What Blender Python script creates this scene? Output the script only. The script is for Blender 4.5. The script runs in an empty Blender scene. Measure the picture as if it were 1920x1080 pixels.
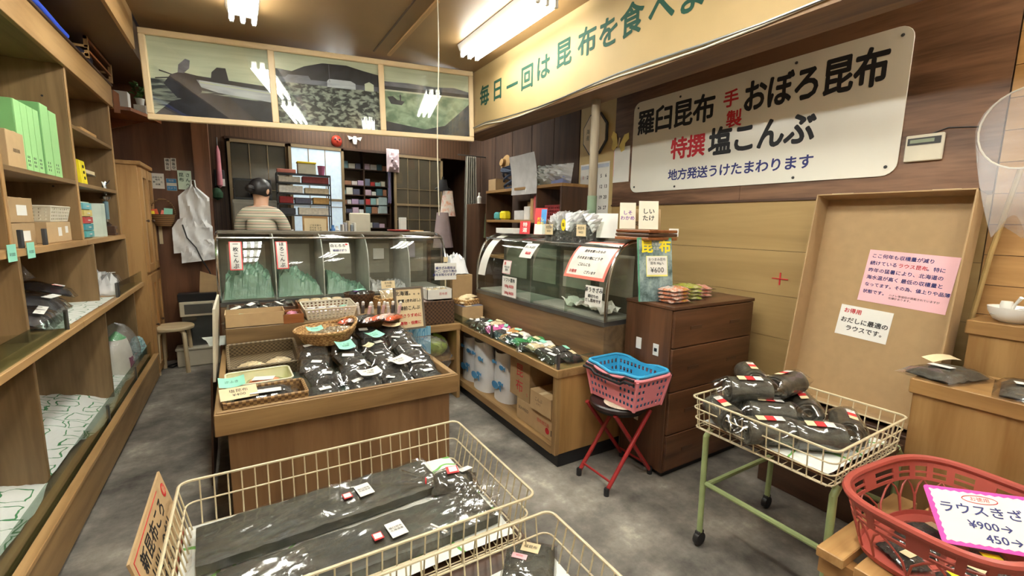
import bpy, bmesh, math, random
from math import sin, cos, pi, radians
from mathutils import Matrix, Vector, Euler
random.seed(7)
SC = bpy.context.scene
COL = SC.collection

# ------------------------------------------------------------------ camera
YAW, PIT, ROL, FPX = radians(31.2), radians(8.15), radians(1.1), 838.0
_fw = Vector((sin(YAW)*cos(PIT), cos(YAW)*cos(PIT), -sin(PIT)))
_rt = Vector((cos(YAW), -sin(YAW), 0)); _up = _rt.cross(_fw)
_r2 = cos(ROL)*_rt + sin(ROL)*_up; _u2 = -sin(ROL)*_rt + cos(ROL)*_up
cam = bpy.data.objects.new('camera', bpy.data.cameras.new('camera'))
COL.objects.link(cam)
cam.matrix_world = Matrix(((_r2.x, _u2.x, -_fw.x, 0), (_r2.y, _u2.y, -_fw.y, 0), (_r2.z, _u2.z, -_fw.z, 1.5), (0, 0, 0, 1)))
cam.data.sensor_width = 36; cam.data.lens = FPX/1920*36; cam.data.clip_start = .02
SC.camera = cam
# ------------------------------------------------------------------ world, exposure
W = bpy.data.worlds.new('world'); SC.world = W; W.use_nodes = True
W.node_tree.nodes['Background'].inputs[0].default_value = (.75, .85, 1, 1)
W.node_tree.nodes['Background'].inputs[1].default_value = .25
SC.view_settings.view_transform = 'Standard'; SC.view_settings.look = 'None'
SC.view_settings.exposure = 0.6; SC.view_settings.gamma = 1
TUBE_POWER = 27.0      # emission of the fluorescent tubes

# ------------------------------------------------------------------ materials
def lin(c): return tuple(((v/255)/12.92 if v/255 <= .04045 else ((v/255+.055)/1.055)**2.4) for v in c)
MATS = {}
def nt(name):
    m = bpy.data.materials.new(name); m.use_nodes = True; MATS[name] = m
    t = m.node_tree; b = t.nodes['Principled BSDF']
    return m, t, b
def nd(t, typ, **kw):
    n = t.nodes.new(typ)
    for k, v in kw.items():
        if k.startswith('i_'): n.inputs[k[2:].replace('_', ' ')].default_value = v
        else: setattr(n, k, v)
    return n
def mat(name, rgb, rough=.5, metal=0., var=.15, vs=9., bump=0., bs=70., emit=0., spec=.5, trans=0.):
    if name in MATS: return MATS[name]
    m, t, b = nt(name); c = lin(rgb); L = t.links.new
    b.inputs['Roughness'].default_value = rough; b.inputs['Metallic'].default_value = metal
    b.inputs['Specular IOR Level'].default_value = spec
    tc = nd(t, 'ShaderNodeTexCoord')
    if var:
        n = nd(t, 'ShaderNodeTexNoise', i_Scale=vs, i_Detail=5.); L(tc.outputs['Object'], n.inputs['Vector'])
        r = nd(t, 'ShaderNodeValToRGB'); e = r.color_ramp.elements
        e[0].position = .3; e[1].position = .7
        e[0].color = (*[v*(1-var) for v in c], 1); e[1].color = (*[min(1, v*(1+var*.7)) for v in c], 1)
        L(n.outputs['Fac'], r.inputs['Fac']); L(r.outputs['Color'], b.inputs['Base Color'])
    else: b.inputs['Base Color'].default_value = (*c, 1)
    if bump:
        n2 = nd(t, 'ShaderNodeTexNoise', i_Scale=bs, i_Detail=4.); L(tc.outputs['Object'], n2.inputs['Vector'])
        bp = nd(t, 'ShaderNodeBump', i_Strength=bump, i_Distance=.01); L(n2.outputs['Fac'], bp.inputs['Height']); L(bp.outputs['Normal'], b.inputs['Normal'])
    if emit:
        b.inputs['Emission Color'].default_value = (*c, 1); b.inputs['Emission Strength'].default_value = emit
    if trans: b.inputs['Subsurface Weight'].default_value = trans
    return m
def wood(name, dark, light, axis=0, rough=.45, sc=1., fine=.5):
    name = name+'XYZ'[axis]
    if name in MATS: return MATS[name]
    m, t, b = nt(name); L = t.links.new
    b.inputs['Roughness'].default_value = rough
    tc = nd(t, 'ShaderNodeTexCoord'); mp = nd(t, 'ShaderNodeMapping')
    s = [11*sc]*3; s[axis] = .9*sc; mp.inputs['Scale'].default_value = s
    L(tc.outputs['Object'], mp.inputs['Vector'])
    n = nd(t, 'ShaderNodeTexNoise', i_Scale=1., i_Detail=7., i_Distortion=.7); L(mp.outputs[0], n.inputs['Vector'])
    n2 = nd(t, 'ShaderNodeTexNoise', i_Scale=9., i_Detail=3.); L(mp.outputs[0], n2.inputs['Vector'])
    mx = nd(t, 'ShaderNodeMath', operation='MULTIPLY_ADD'); mx.inputs[1].default_value = .35*fine
    L(n2.outputs['Fac'], mx.inputs[0]); L(n.outputs['Fac'], mx.inputs[2])
    r = nd(t, 'ShaderNodeValToRGB'); e = r.color_ramp.elements
    e[0].position = .38+.1*fine; e[1].position = .62+.2*fine; e[0].color = (*lin(dark), 1); e[1].color = (*lin(light), 1)
    L(mx.outputs[0], r.inputs['Fac']); L(r.outputs['Color'], b.inputs['Base Color'])
    bp = nd(t, 'ShaderNodeBump', i_Strength=.12, i_Distance=.004); L(mx.outputs[0], bp.inputs['Height']); L(bp.outputs['Normal'], b.inputs['Normal'])
    return m
def thin(name, rgb=(255, 255, 255), gloss=.06, rough=.05, ior=1.45, milky=0., milk=(235, 235, 232), bump=0., bs=25.):
    """thin clear sheet: glass panes, cellophane, polythene"""
    if name in MATS: return MATS[name]
    m, t, b = nt(name); L = t.links.new; t.nodes.remove(b); out = t.nodes['Material Output']
    tr = nd(t, 'ShaderNodeBsdfTransparent'); tr.inputs[0].default_value = (*lin(rgb), 1)
    gl = nd(t, 'ShaderNodeBsdfGlossy', i_Roughness=rough)
    lw = nd(t, 'ShaderNodeLayerWeight', i_Blend=.5)
    pw = nd(t, 'ShaderNodeMath', operation='POWER'); pw.inputs[1].default_value = 5.; L(lw.outputs['Facing'], pw.inputs[0])
    f0 = ((ior-1)/(ior+1))**2
    fr = nd(t, 'ShaderNodeMath', operation='MULTIPLY_ADD'); fr.inputs[1].default_value = 1-f0; fr.inputs[2].default_value = f0; L(pw.outputs[0], fr.inputs[0])
    ad = nd(t, 'ShaderNodeMath', operation='ADD', use_clamp=True); ad.inputs[1].default_value = gloss
    L(fr.outputs[0], ad.inputs[0])
    base = tr.outputs[0]
    if milky:
        df = nd(t, 'ShaderNodeBsdfDiffuse'); df.inputs[0].default_value = (*lin(milk), 1)
        m1 = nd(t, 'ShaderNodeMixShader'); m1.inputs[0].default_value = milky
        L(tr.outputs[0], m1.inputs[1]); L(df.outputs[0], m1.inputs[2]); base = m1.outputs[0]
    mx = nd(t, 'ShaderNodeMixShader'); L(ad.outputs[0], mx.inputs[0]); L(base, mx.inputs[1]); L(gl.outputs[0], mx.inputs[2])
    if bump:
        tc = nd(t, 'ShaderNodeTexCoord'); n = nd(t, 'ShaderNodeTexNoise', i_Scale=bs, i_Detail=3., i_Distortion=1.); L(tc.outputs['Object'], n.inputs['Vector'])
        bp = nd(t, 'ShaderNodeBump', i_Strength=bump, i_Distance=.02); L(n.outputs['Fac'], bp.inputs['Height'])
        L(bp.outputs['Normal'], gl.inputs['Normal'])
    L(mx.outputs[0], out.inputs['Surface'])
    return m
def blotch(name, cols, scale=3., rough=.8, bump=.1):
    """several colours mixed by large noise (concrete, crumpled prints)"""
    if name in MATS: return MATS[name]
    m, t, b = nt(name); L = t.links.new; b.inputs['Roughness'].default_value = rough
    tc = nd(t, 'ShaderNodeTexCoord'); n = nd(t, 'ShaderNodeTexNoise', i_Scale=scale, i_Detail=9., i_Roughness=.68); L(tc.outputs['Object'], n.inputs['Vector'])
    r = nd(t, 'ShaderNodeValToRGB'); cr = r.color_ramp
    while len(cr.elements) < len(cols): cr.elements.new(.5)
    for i, c in enumerate(cols): cr.elements[i].position = .3+.4*i/(len(cols)-1); cr.elements[i].color = (*lin(c), 1)
    L(n.outputs['Fac'], r.inputs['Fac']); L(r.outputs['Color'], b.inputs['Base Color'])
    bp = nd(t, 'ShaderNodeBump', i_Strength=bump, i_Distance=.02); L(n.outputs['Fac'], bp.inputs['Height']); L(bp.outputs['Normal'], b.inputs['Normal'])
    return m
def ringprint(name, paper, ink, scale=7., metric='CHEBYCHEV', lo=.26, hi=.33, bump=.25):
    """white paper printed with hand-drawn outline shapes"""
    if name in MATS: return MATS[name]
    m, t, b = nt(name); L = t.links.new; b.inputs['Roughness'].default_value = .55
    tc = nd(t, 'ShaderNodeTexCoord')
    n = nd(t, 'ShaderNodeTexNoise', i_Scale=6., i_Detail=2.); L(tc.outputs['Object'], n.inputs['Vector'])
    mp = nd(t, 'ShaderNodeMixRGB', blend_type='LINEAR_LIGHT'); mp.inputs[0].default_value = .06
    L(tc.outputs['Object'], mp.inputs[1]); L(n.outputs['Color'], mp.inputs[2])
    v = nd(t, 'ShaderNodeTexVoronoi', distance=metric, voronoi_dimensions='2D', i_Scale=scale, i_Randomness=.55); L(mp.outputs[0], v.inputs['Vector'])
    r = nd(t, 'ShaderNodeValToRGB'); cr = r.color_ramp; cr.interpolation = 'CONSTANT'
    cr.elements.new(.5); ps = (0, lo, hi); cs = (paper, ink, paper)
    for i in range(3): cr.elements[i].position = ps[i]; cr.elements[i].color = (*lin(cs[i]), 1)
    L(v.outputs['Distance'], r.inputs['Fac']); L(r.outputs['Color'], b.inputs['Base Color'])
    n2 = nd(t, 'ShaderNodeTexNoise', i_Scale=14., i_Detail=5.); L(tc.outputs['Object'], n2.inputs['Vector'])
    bp = nd(t, 'ShaderNodeBump', i_Strength=bump, i_Distance=.03); L(n2.outputs['Fac'], bp.inputs['Height']); L(bp.outputs['Normal'], b.inputs['Normal'])
    return m
def stripes(name, cols, scale, axis=2, rough=.8, dist=0.):
    if name in MATS: return MATS[name]
    m, t, b = nt(name); L = t.links.new; b.inputs['Roughness'].default_value = rough
    tc = nd(t, 'ShaderNodeTexCoord'); sp = nd(t, 'ShaderNodeSeparateXYZ'); L(tc.outputs['Object'], sp.inputs[0])
    mu = nd(t, 'ShaderNodeMath', operation='MULTIPLY'); mu.inputs[1].default_value = scale; L(sp.outputs[axis], mu.inputs[0])
    f = nd(t, 'ShaderNodeMath', operation='FRACT'); L(mu.outputs[0], f.inputs[0])
    r = nd(t, 'ShaderNodeValToRGB'); cr = r.color_ramp; cr.interpolation = 'CONSTANT'
    while len(cr.elements) < len(cols): cr.elements.new(.5)
    for i, (p, c) in enumerate(cols): cr.elements[i].position = p; cr.elements[i].color = (*lin(c), 1)
    L(f.outputs[0], r.inputs['Fac']); L(r.outputs['Color'], b.inputs['Base Color'])
    return m

TAN = lambda a=0: wood('counter_wood', (128, 97, 58), (164, 130, 84), a, .5)
SHELFW = lambda a=0: wood('shelf_wood', (114, 89, 57), (143, 115, 78), a, .42)
EDGEW = lambda a=0: wood('shelf_edge_wood', (152, 115, 70), (184, 146, 97), a, .4)
DARKW = lambda a=0: wood('dark_wood', (62, 41, 28), (88, 61, 43), a, .42)
CHESTW = lambda a=0: wood('chest_wood', (70, 44, 27), (104, 69, 45), a, .38)
PANELW = lambda a=0: wood('panel_wood', (78, 52, 35), (134, 98, 72), a, .45, .8, .9)
PINE = lambda a=0: wood('pine_wood', (160, 116, 66), (192, 150, 96), a, .45)
BIRCH = lambda a=0: wood('birch_wood', (206, 182, 140), (226, 206, 168), a, .45)
REDW = lambda a=0: wood('red_brown_wood', (112, 62, 30), (150, 92, 50), a, .35)
BOXW = lambda a=0: wood('box_wood', (128, 92, 50), (160, 122, 73), a, .42)
CARD = mat('cardboard', (170, 140, 100), .8, var=.06, vs=20)
CARD2 = mat('cardboard_pale', (186, 156, 114), .8, var=.06, vs=20)
PAPER = mat('white_paper', (236, 234, 226), .6, var=.03)
CREAM = mat('cream_paper', (226, 206, 164), .6, var=.05)
MINT = mat('mint_paper', (146, 214, 190), .6, var=.05)
PINK = mat('pink_paper', (242, 190, 196), .6, var=.04)
INK = mat('black_ink', (28, 28, 32), .6, var=0)
BLUEINK = mat('blue_ink', (44, 48, 110), .6, var=0)
REDINK = mat('red_ink', (196, 36, 48), .6, var=0)
GREENINK = mat('green_ink', (10, 62, 44), .8, var=0)
RED = mat('red_print', (206, 48, 52), .5, var=0)
REDRIM = mat('red_border', (232, 84, 84), .6, var=0)
CORAL = mat('coral_border', (244, 128, 112), .6, var=0)
YEL = mat('yellow_print', (246, 222, 40), .5, var=0)
WHITE = mat('white_plastic', (232, 230, 222), .4, var=.03)
OFFW = mat('off_white_plastic', (214, 206, 184), .45, var=.05)
WIRE = mat('cream_wire', (206, 192, 158), .35, var=.12, vs=40)
CHROME = mat('chrome', (200, 200, 198), .18, 1., var=0)
STEEL = mat('grey_steel', (120, 120, 118), .35, .8, var=.1)
BLACK = mat('black_plastic', (30, 30, 32), .45, var=.1)
DGREY = mat('dark_grey', (58, 58, 58), .6, var=.1)
KELP = blotch('kelp', [(52, 52, 46), (72, 70, 60), (94, 90, 78)], 26, .5, .5)
KELPS = blotch('shredded_kelp', [(42, 41, 38), (68, 66, 61), (100, 97, 90)], 60, .55, .8)
GLASS = thin('clear_glass', (250, 252, 250), .02, .02)
RIMGL = thin('glass_edge', (232, 242, 236), .05, .05)
FILM = thin('cellophane', (250, 250, 250), .05, .12, 1.35, bump=.6, bs=22, milky=.03)
FILM2 = thin('glossy_film', (250, 250, 250), .08, .10, 1.45, bump=.22, bs=5)
POLY = thin('milky_polythene', (250, 250, 250), .05, .25, 1.4, milky=.45, bump=.5, bs=18)
MILK = mat('white_bag_plastic', (236, 236, 236), .4, var=.04)

# ------------------------------------------------------------------ mesh builder
class MB:
    def __init__(s): s.v = []; s.f = []; s.m = []
    def add(s, vs, fs, mi=0, M=None):
        o = len(s.v)
        s.v += [tuple(M @ Vector(p)) if M else tuple(p) for p in vs]
        s.f += [tuple(i+o for i in f) for f in fs]; s.m += [mi]*len(fs); return s
    def box(s, x0, x1, y0, y1, z0, z1, mi=0, M=None):
        return s.add([(x0,y0,z0),(x1,y0,z0),(x1,y1,z0),(x0,y1,z0),(x0,y0,z1),(x1,y0,z1),(x1,y1,z1),(x0,y1,z1)],
                     [(0,3,2,1),(4,5,6,7),(0,1,5,4),(1,2,6,5),(2,3,7,6),(3,0,4,7)], mi, M)
    def tube(s, pts, r, n=8, closed=False, mi=0, caps=True, M=None):
        pts = [Vector(p) for p in pts]; k = len(pts); vs = []; fs = []
        rr = r if isinstance(r, (list, tuple)) else [r]*k
        ref = None
        for i in range(k):
            a = pts[i-1] if (i > 0 or closed) else pts[i]; b = pts[(i+1) % k] if (i < k-1 or closed) else pts[i]
            d = (b-a).normalized()
            if ref is None:
                ref = Vector((0,0,1)) if abs(d.z) < .9 else Vector((1,0,0))
            u = (ref-d*ref.dot(d)).normalized(); w = d.cross(u); ref = u
            for j in range(n):
                t = 2*pi*j/n; vs.append(pts[i]+(u*cos(t)+w*sin(t))*rr[i])
        for i in range(k if closed else k-1):
            for j in range(n):
                a = i*n+j; b = i*n+(j+1) % n; c = ((i+1) % k)*n+(j+1) % n; d = ((i+1) % k)*n+j
                fs.append((a,b,c,d))
        if caps and not closed: fs += [tuple(range(n))[::-1], tuple(range((k-1)*n, k*n))]
        return s.add(vs, fs, mi, M)
    def cyl(s, p0, p1, r, n=12, mi=0, M=None): return s.tube([p0, p1], r, n, mi=mi, M=M)
    def lathe(s, prof, n=24, c=(0,0,0), mi=0, M=None, caps=True, sx=1., sy=1.):
        vs = [(c[0]+r*cos(2*pi*j/n)*sx, c[1]+r*sin(2*pi*j/n)*sy, c[2]+z) for r, z in prof for j in range(n)]
        fs = [(i*n+j, i*n+(j+1) % n, (i+1)*n+(j+1) % n, (i+1)*n+j) for i in range(len(prof)-1) for j in range(n)]
        if caps: fs += [tuple(range(n))[::-1], tuple(range((len(prof)-1)*n, len(prof)*n))]
        return s.add(vs, fs, mi, M)
    def grid(s, fn, nu, nv, mi=0, M=None, cu=False):
        vs = [fn(i/nu, j/nv) for i in range(nu+(0 if cu else 1)) for j in range(nv+1)]
        K = nu if cu else nu+1
        fs = [(i*(nv+1)+j, ((i+1) % K)*(nv+1)+j, ((i+1) % K)*(nv+1)+j+1, i*(nv+1)+j+1) for i in range(nu) for j in range(nv)]
        return s.add(vs, fs, mi, M)
    def prism(s, pts, d, mi=0, M=None):
        n = len(pts); d = Vector(d); a = [Vector(p) for p in pts]
        vs = a+[p+d for p in a]
        fs = [tuple(range(n))[::-1], tuple(range(n, 2*n))]+[(i, (i+1) % n, n+(i+1) % n, n+i) for i in range(n)]
        return s.add(vs, fs, mi, M)
    def quad(s, a, b, c, d, mi=0, M=None): return s.add([a, b, c, d], [(0,1,2,3)], mi, M)
    def mesh(s, name, smooth=False, bev=0.):
        me = bpy.data.meshes.new(name); me.from_pydata(s.v, [], s.f); me.update()
        bm = bmesh.new(); bm.from_mesh(me)
        bmesh.ops.recalc_face_normals(bm, faces=bm.faces)
        bm.to_mesh(me); bm.free()
        for i, p in enumerate(me.polygons): p.material_index = s.m[i] if i < len(s.m) else 0
        if bev:
            bm = bmesh.new(); bm.from_mesh(me)
            bmesh.ops.bevel(bm, geom=list(bm.edges), offset=bev, segments=1, affect='EDGES', clamp_overlap=True)
            bm.to_mesh(me); bm.free()
        if smooth:
            me.polygons.foreach_set('use_smooth', [True]*len(me.polygons))
            try: me.set_sharp_from_angle(angle=radians(40))
            except Exception: pass
        return me
    def build(s, name, mats, parent=None, smooth=False, bev=0., loc=None):
        me = s.mesh(name, smooth, bev)
        for m in (mats if isinstance(mats, (list, tuple)) else [mats]): me.materials.append(m)
        return link(name, me, parent, loc)
def link(name, data, parent=None, loc=None):
    o = bpy.data.objects.new(name, data); COL.objects.link(o)
    if parent: o.parent = parent
    if loc: o.location = loc
    return o
def tag(o, label, cat, group=None):
    o['label'] = label; o['category'] = cat
    if group: o['group'] = group
    return o
def T(name, label, cat, loc=(0,0,0), rz=0., group=None, rot=None):
    o = bpy.data.objects.new(name, None); COL.objects.link(o); o.location = loc; o.empty_display_size = .05
    o.rotation_euler = rot if rot else (0, 0, radians(rz))
    return tag(o, label, cat, group)
def S(o): o['kind'] = 'structure'; return o
def dup(root, loc=None, rot=None, label=None, group=None, scale=None):
    r = root.copy(); COL.objects.link(r)
    if loc: r.location = loc
    if rot is not None: r.rotation_euler = rot
    if label: r['label'] = label
    if group: r['group'] = group
    if scale: r.scale = scale
    for ch in list(root.children):
        c = ch.copy(); COL.objects.link(c); c.parent = r
        for g in list(ch.children):
            d = g.copy(); COL.objects.link(d); d.parent = c
    return r
def solid(o, th, off=0.):
    md = o.modifiers.new('thickness', 'SOLIDIFY'); md.thickness = th; md.offset = off; return o
def subd(o, n=1):
    md = o.modifiers.new('smooth', 'SUBSURF'); md.levels = n; md.render_levels = n; return o
ORD = ['first','second','third','fourth','fifth','sixth','seventh','eighth','ninth','tenth','eleventh','twelfth','thirteenth','fourteenth','fifteenth']
def hnoise(x, y, s=0):
    return sin(x*1.7+s*3.1)*cos(y*2.3+s*1.3)*.5+sin(x*4.1+y*3.3+s)*.3+sin(y*7.7-x*6.1+s*2.)*.2

# frames: columns give local x (reading direction), y (up the page), z (out of the page)
def frame(o, x, y):
    x = Vector(x).normalized(); y = Vector(y); y = (y-x*y.dot(x)).normalized(); z = x.cross(y)
    return Matrix(((x.x, y.x, z.x, o[0]), (x.y, y.y, z.y, o[1]), (x.z, y.z, z.z, o[2]), (0,0,0,1)))
TCACHE = {}
def text(s, size, M, ink, parent, bold=0., name='lettering', cx=True, lead=1.15, sx=1.):
    """flat printed or brushed characters as a thin mesh"""
    k = (s, size, bold, cx, lead)
    if k not in TCACHE:
        cu = bpy.data.curves.new('lettering', 'FONT'); cu.body = s; cu.size = size
        cu.space_line = lead; cu.resolution_u = 2 if size < .08 else 3
        cu.align_x = 'CENTER' if cx else 'LEFT'; cu.align_y = 'CENTER'
        o = bpy.data.objects.new('tmp', cu); COL.objects.link(o)
        bpy.context.view_layer.update()
        me = bpy.data.meshes.new_from_object(o.evaluated_get(bpy.context.evaluated_depsgraph_get()))
        bpy.data.objects.remove(o); bpy.data.curves.remove(cu); TCACHE[k] = me
        if bold:    # heavier strokes: the same outline laid down a few times, slightly shifted
            b2 = bmesh.new()
            for i, (dx, dy) in enumerate(((-1, 0), (1, 0), (0, 1), (0, -1), (.7, .7), (-.7, -.7), (.7, -.7), (-.7, .7))):
                c2 = me.copy(); c2.transform(Matrix.Translation((dx*bold, dy*bold, i*.00004))); b2.from_mesh(c2); bpy.data.meshes.remove(c2)
            b2.to_mesh(me); b2.free()
    me = TCACHE[k]
    me = me.copy(); me.materials.clear(); me.materials.append(ink)
    me.transform(M @ Matrix.Diagonal((sx, 1, 1, 1)))
    return link(name, me, parent)
def card(parent, M, w, h, mt, th=.001, name='sheet'):
    """flat sheet centred on frame M"""
    return MB().box(-w/2, w/2, -h/2, h/2, -th, 0, M=M).build(name, mt, parent)
def off(M, x=0., y=0., z=.0008): return M @ Matrix.Translation((x, y, z))
# ================================================================== the room
FLOORM = blotch('concrete_floor', [(62, 58, 53), (96, 91, 84), (122, 116, 107), (150, 143, 132), (196, 188, 172)], 2.3, .72, .25)
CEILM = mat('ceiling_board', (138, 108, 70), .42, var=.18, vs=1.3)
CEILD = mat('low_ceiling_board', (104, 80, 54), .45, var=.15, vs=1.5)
BEAMM = mat('yellowed_beam_paint', (164, 138, 92), .7, var=.1, vs=2.)
TANSH = wood('tan_board', (160, 130, 80), (178, 148, 96), 1, .6, .6, .3)
FLUTE = stripes('fluted_panel', [(0, (72, 48, 33)), (.09, (96, 68, 47)), (.5, (88, 62, 43)), (.93, (70, 46, 32))], 22., 0, .5)

S(MB().box(-1.5, 3.1, -1.6, 7.5, -.1, 0).build('floor', FLOORM))
S(MB().box(-.2, 3.0, 4.33, 7.4, 0, .2).build('floor_raised', DARKW(0)))
S(MB().box(-.6, 3.1, -1.6, 7.5, 3.0, 3.1).build('ceiling', CEILM))
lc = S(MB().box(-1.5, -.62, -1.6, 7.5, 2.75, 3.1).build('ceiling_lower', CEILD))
MB().box(-.62, -.6, -1.6, 4.52, 2.74, 3.0).build('fascia_board', EDGEW(1), lc)
S(MB().box(-1.5, -1.4, -1.6, 7.5, 0, 3.0).build('wall_left', wood('orange_wall_wood', (142, 94, 46), (176, 124, 66), 1, .45)))
S(MB().box(-1.5, 3.1, -1.7, -1.6, 0, 3.1).build('wall_front', mat('shop_front_wall', (190, 180, 160), .7)))
S(MB().box(-1.5, 3.1, 7.4, 7.5, 0, 3.0).build('wall_rear', DARKW(2)))

wr = S(MB().box(3.0, 3.1, -1.6, 7.5, 0, 3.0).build('wall_right', DARKW(2)))
for y0, y1 in ((.66, 1.9), (1.9, 3.16)):
    MB().box(2.985, 3.0, y0+.001, y1-.001, 1.69, 3.0).build('veneer_panel', PANELW(1), wr)
for z0, z1 in ((0, .79), (.79, 1.07), (1.07, 1.36), (1.36, 1.69)):
    MB().box(2.988, 3.0, .66, 3.16, z0+.001, z1-.0015).build('board', TANSH, wr)
MB().box(2.976, 2.985, .66, 3.16, 1.68, 1.695).build('panel_edge_strip', DARKW(1), wr)
pl = MB().box(0, .014, -1.6, .655, .0015, .1385).mesh('plank'); pl.materials.append(PINE(1))
for i in range(21): link('plank', pl, wr, (2.986, 0, .14*i))
MB().box(2.99, 3.0, 3.16, 3.66, 0, 3.0).build('wallpaper', mat('ochre_wallpaper', (196, 170, 116), .7, var=.08), wr)
for i in range(6): MB().box(2.985, 3.0, 3.67+.44*i, 4.10+.44*i, 0, 3.0).build('board', wood('matt_dark_board', (58, 40, 29), (80, 57, 42), 2, .85), wr)
MB().box(2.983, 2.988, 1.52, 1.62, 1.177, 1.183).build('red_tape_mark', RED, wr)
MB().box(2.983, 2.988, 1.566, 1.574, 1.14, 1.22).build('red_tape_mark', RED, wr)

# beam across the shop with its brush-lettered slogan
bm_ = S(MB().box(2.1, 2.36, -1.6, 4.62, 2.42, 3.0).build('trim_1', BEAMM))
MB().box(2.1, 2.362, -1.6, 4.6, 2.405, 2.42).build('underside_board', wood('soffit_wood', (92, 66, 44), (128, 96, 64), 1, .6), bm_)
RWF = lambda y, z, x=2.983: frame((x, y, z), (0, -1, 0), (0, 0, 1))
for ch, y, z in (('毎', 4.05, 2.715), ('日', 3.79, 2.71), ('一', 3.53, 2.68), ('回', 3.29, 2.69), ('は', 3.06, 2.705), ('昆', 2.80, 2.73), ('布', 2.54, 2.73), ('を', 2.33, 2.72), ('食', 2.13, 2.725), ('べ', 1.90, 2.71), ('ま', 1.70, 2.70), ('し', 1.50, 2.70), ('ょ', 1.32, 2.70), ('う', 1.14, 2.70)):
    text(ch, .20, RWF(y, z, 2.0985), GREENINK, bm_, .005)
for dz, dx, nm in ((0, 0, 'white'), (.012, .006, 'grey')):
    pts = [(2.092-dx, -1.4+.3*i, 2.425+dz+.012*sin(i*1.1+dz*90)+(.02 if i > 17 else 0)) for i in range(20)]
    tag(MB().tube(pts, .006, 6).build('electric_cable', OFFW if nm == 'white' else STEEL), '%s electric cable clipped along the lower edge of the lettered beam' % nm, 'cable')
S(MB().box(1.225, 1.255, 3.1, 4.28, 2.985, 3.0).build('trim_2', EDGEW(1)))
S(MB().box(1.10, 1.112, 2.0, 4.28, 2.994, 3.0).build('trim_3', DARKW(1)))
p = T('support_pole', 'weathered round wooden pole holding up the lettered beam', 'pole', (2.275, 2.62, 0))
MB().lathe([(.034, 0), (.033, 1.2), (.032, 2.405)], 16).build('shaft', wood('weathered_pole', (112, 100, 82), (148, 134, 112), 2, .7), p, True)
MB().lathe([(.0355, 1.35), (.0355, 1.72)], 16, caps=False).build('painted_band', mat('faded_green_paint', (118, 138, 112), .7), p, True)

# partition at the left end, back wall with sliding doors
S(MB().box(-1.4, -.36, 5.78, 5.86, 0, 2.75).build('wall_partition', wood('partition_wood', (88, 55, 35), (116, 76, 50), 2, .4)))
S(MB().box(-.375, -.235, 5.74, 5.9, 0, 2.95).build('trim_4', wood('post_wood', (104, 66, 42), (136, 90, 60), 2, .45)))
wb = S(MB().box(-1.4, -.1, 6.22, 6.3, 0, 3.0).box(-.1, 3.0, 6.22, 6.3, 2.42, 3.0).build('wall_back', FLUTE))
MB().box(-.1, 2.55, 6.2, 6.22, 2.40, 2.43).build('door_lintel', DARKW(0), wb)
DOORW = mat('door_frame_wood', (132, 112, 82), .5)
def sliding_door(n, x0, x1, y, cols, rows, pane, z0=.2, z1=2.40, midrail=None):
    d = S(MB().box(x0, x0+.03, y-.02, y+.02, z0, z1).box(x1-.03, x1, y-.02, y+.02, z0, z1).box(x0, x1, y-.02, y+.02, z0, z0+.08).box(x0, x1, y-.02, y+.02, z1-.035, z1).build('door_%d' % n, DOORW))
    w = (x1-x0-.06)/cols; h = (z1-z0-.115)/rows
    for c in range(cols):
        for r in range(rows):
            a = x0+.03+c*w; b = z0+.08+r*h
            MB().box(a+.004, a+w-.004, y-.004, y+.004, b+.004, b+h-.004).build('pane', pane, d)
    for c in range(1, cols): MB().box(x0+.026+c*w, x0+.034+c*w, y-.012, y+.012, z0+.08, z1-.035).build('glazing_bar', DOORW, d)
    for r in range(1, rows): MB().box(x0+.03, x1-.03, y-.011, y+.011, z0+.076+r*h, z0+.084+r*h).build('glazing_bar', DOORW, d)
    if midrail: MB().box(x0, x1, y-.022, y+.022, midrail, midrail+.03).build('mid_rail', DOORW, d)
    return d
SMOKE = thin('smoky_glass', (150, 142, 124), .05, .15, milky=.3, milk=(120, 112, 94))
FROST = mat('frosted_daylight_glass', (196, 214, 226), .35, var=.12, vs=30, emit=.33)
SMOKE2 = thin('dim_patterned_glass', (188, 180, 160), .04, .2, milky=.28, milk=(140, 130, 110))
sliding_door(1, -.08, .54, 6.17, 3, 4, SMOKE)
sliding_door(2, .54, 1.17, 6.12, 3, 3, FROST, midrail=1.74)
sliding_door(3, 1.82, 2.52, 6.15, 4, 5, SMOKE2, midrail=1.72)

# ================================================================== lamps
TUBEM = mat('lit_tube', (246, 248, 242), .3, var=0, emit=TUBE_POWER)
def lamp(label, x, y, z=3.0, L=1.18, n=3):
    o = T('fluorescent_lamp', label, 'ceiling lamp', (x, y, z), 0, 'fluorescent ceiling lamps')
    MB().prism([(-.105, 0, -.005), (.105, 0, -.005), (.085, 0, -.05), (-.085, 0, -.05)], (0, L, 0), M=Matrix.Translation((0, -L/2, 0))).build('housing', WHITE, o)
    for k in range(n):
        xx = (k-(n-1)/2)*.07
        MB().tube([(xx, -L/2+.03, -.085), (xx, L/2-.03, -.085)], .0165, 10).build('tube', TUBEM, o, True)
        for s in (-1, 1): MB().box(xx-.012, xx+.012, s*(L/2-.018)-.012, s*(L/2-.018)+.012, -.105, -.04).build('socket', WHITE, o)
    return o
lamp('lit fluorescent lamp above the left picture of the framed photo triptych', .10, 3.42)
lamp('lit fluorescent lamp on the ceiling beside the lettered beam', 1.77, 3.13)
lamp('lit fluorescent lamp on the ceiling over the central counter', .10, 2.0)
lamp('lit fluorescent lamp on the ceiling over the front aisle by the left shelves', .10, .6)
lamp('lit fluorescent lamp on the ceiling over the wheeled stand, between the rows', 1.05, 1.5)
lamp('lit fluorescent lamp on the ceiling over the right front', 1.3, .1)
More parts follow.
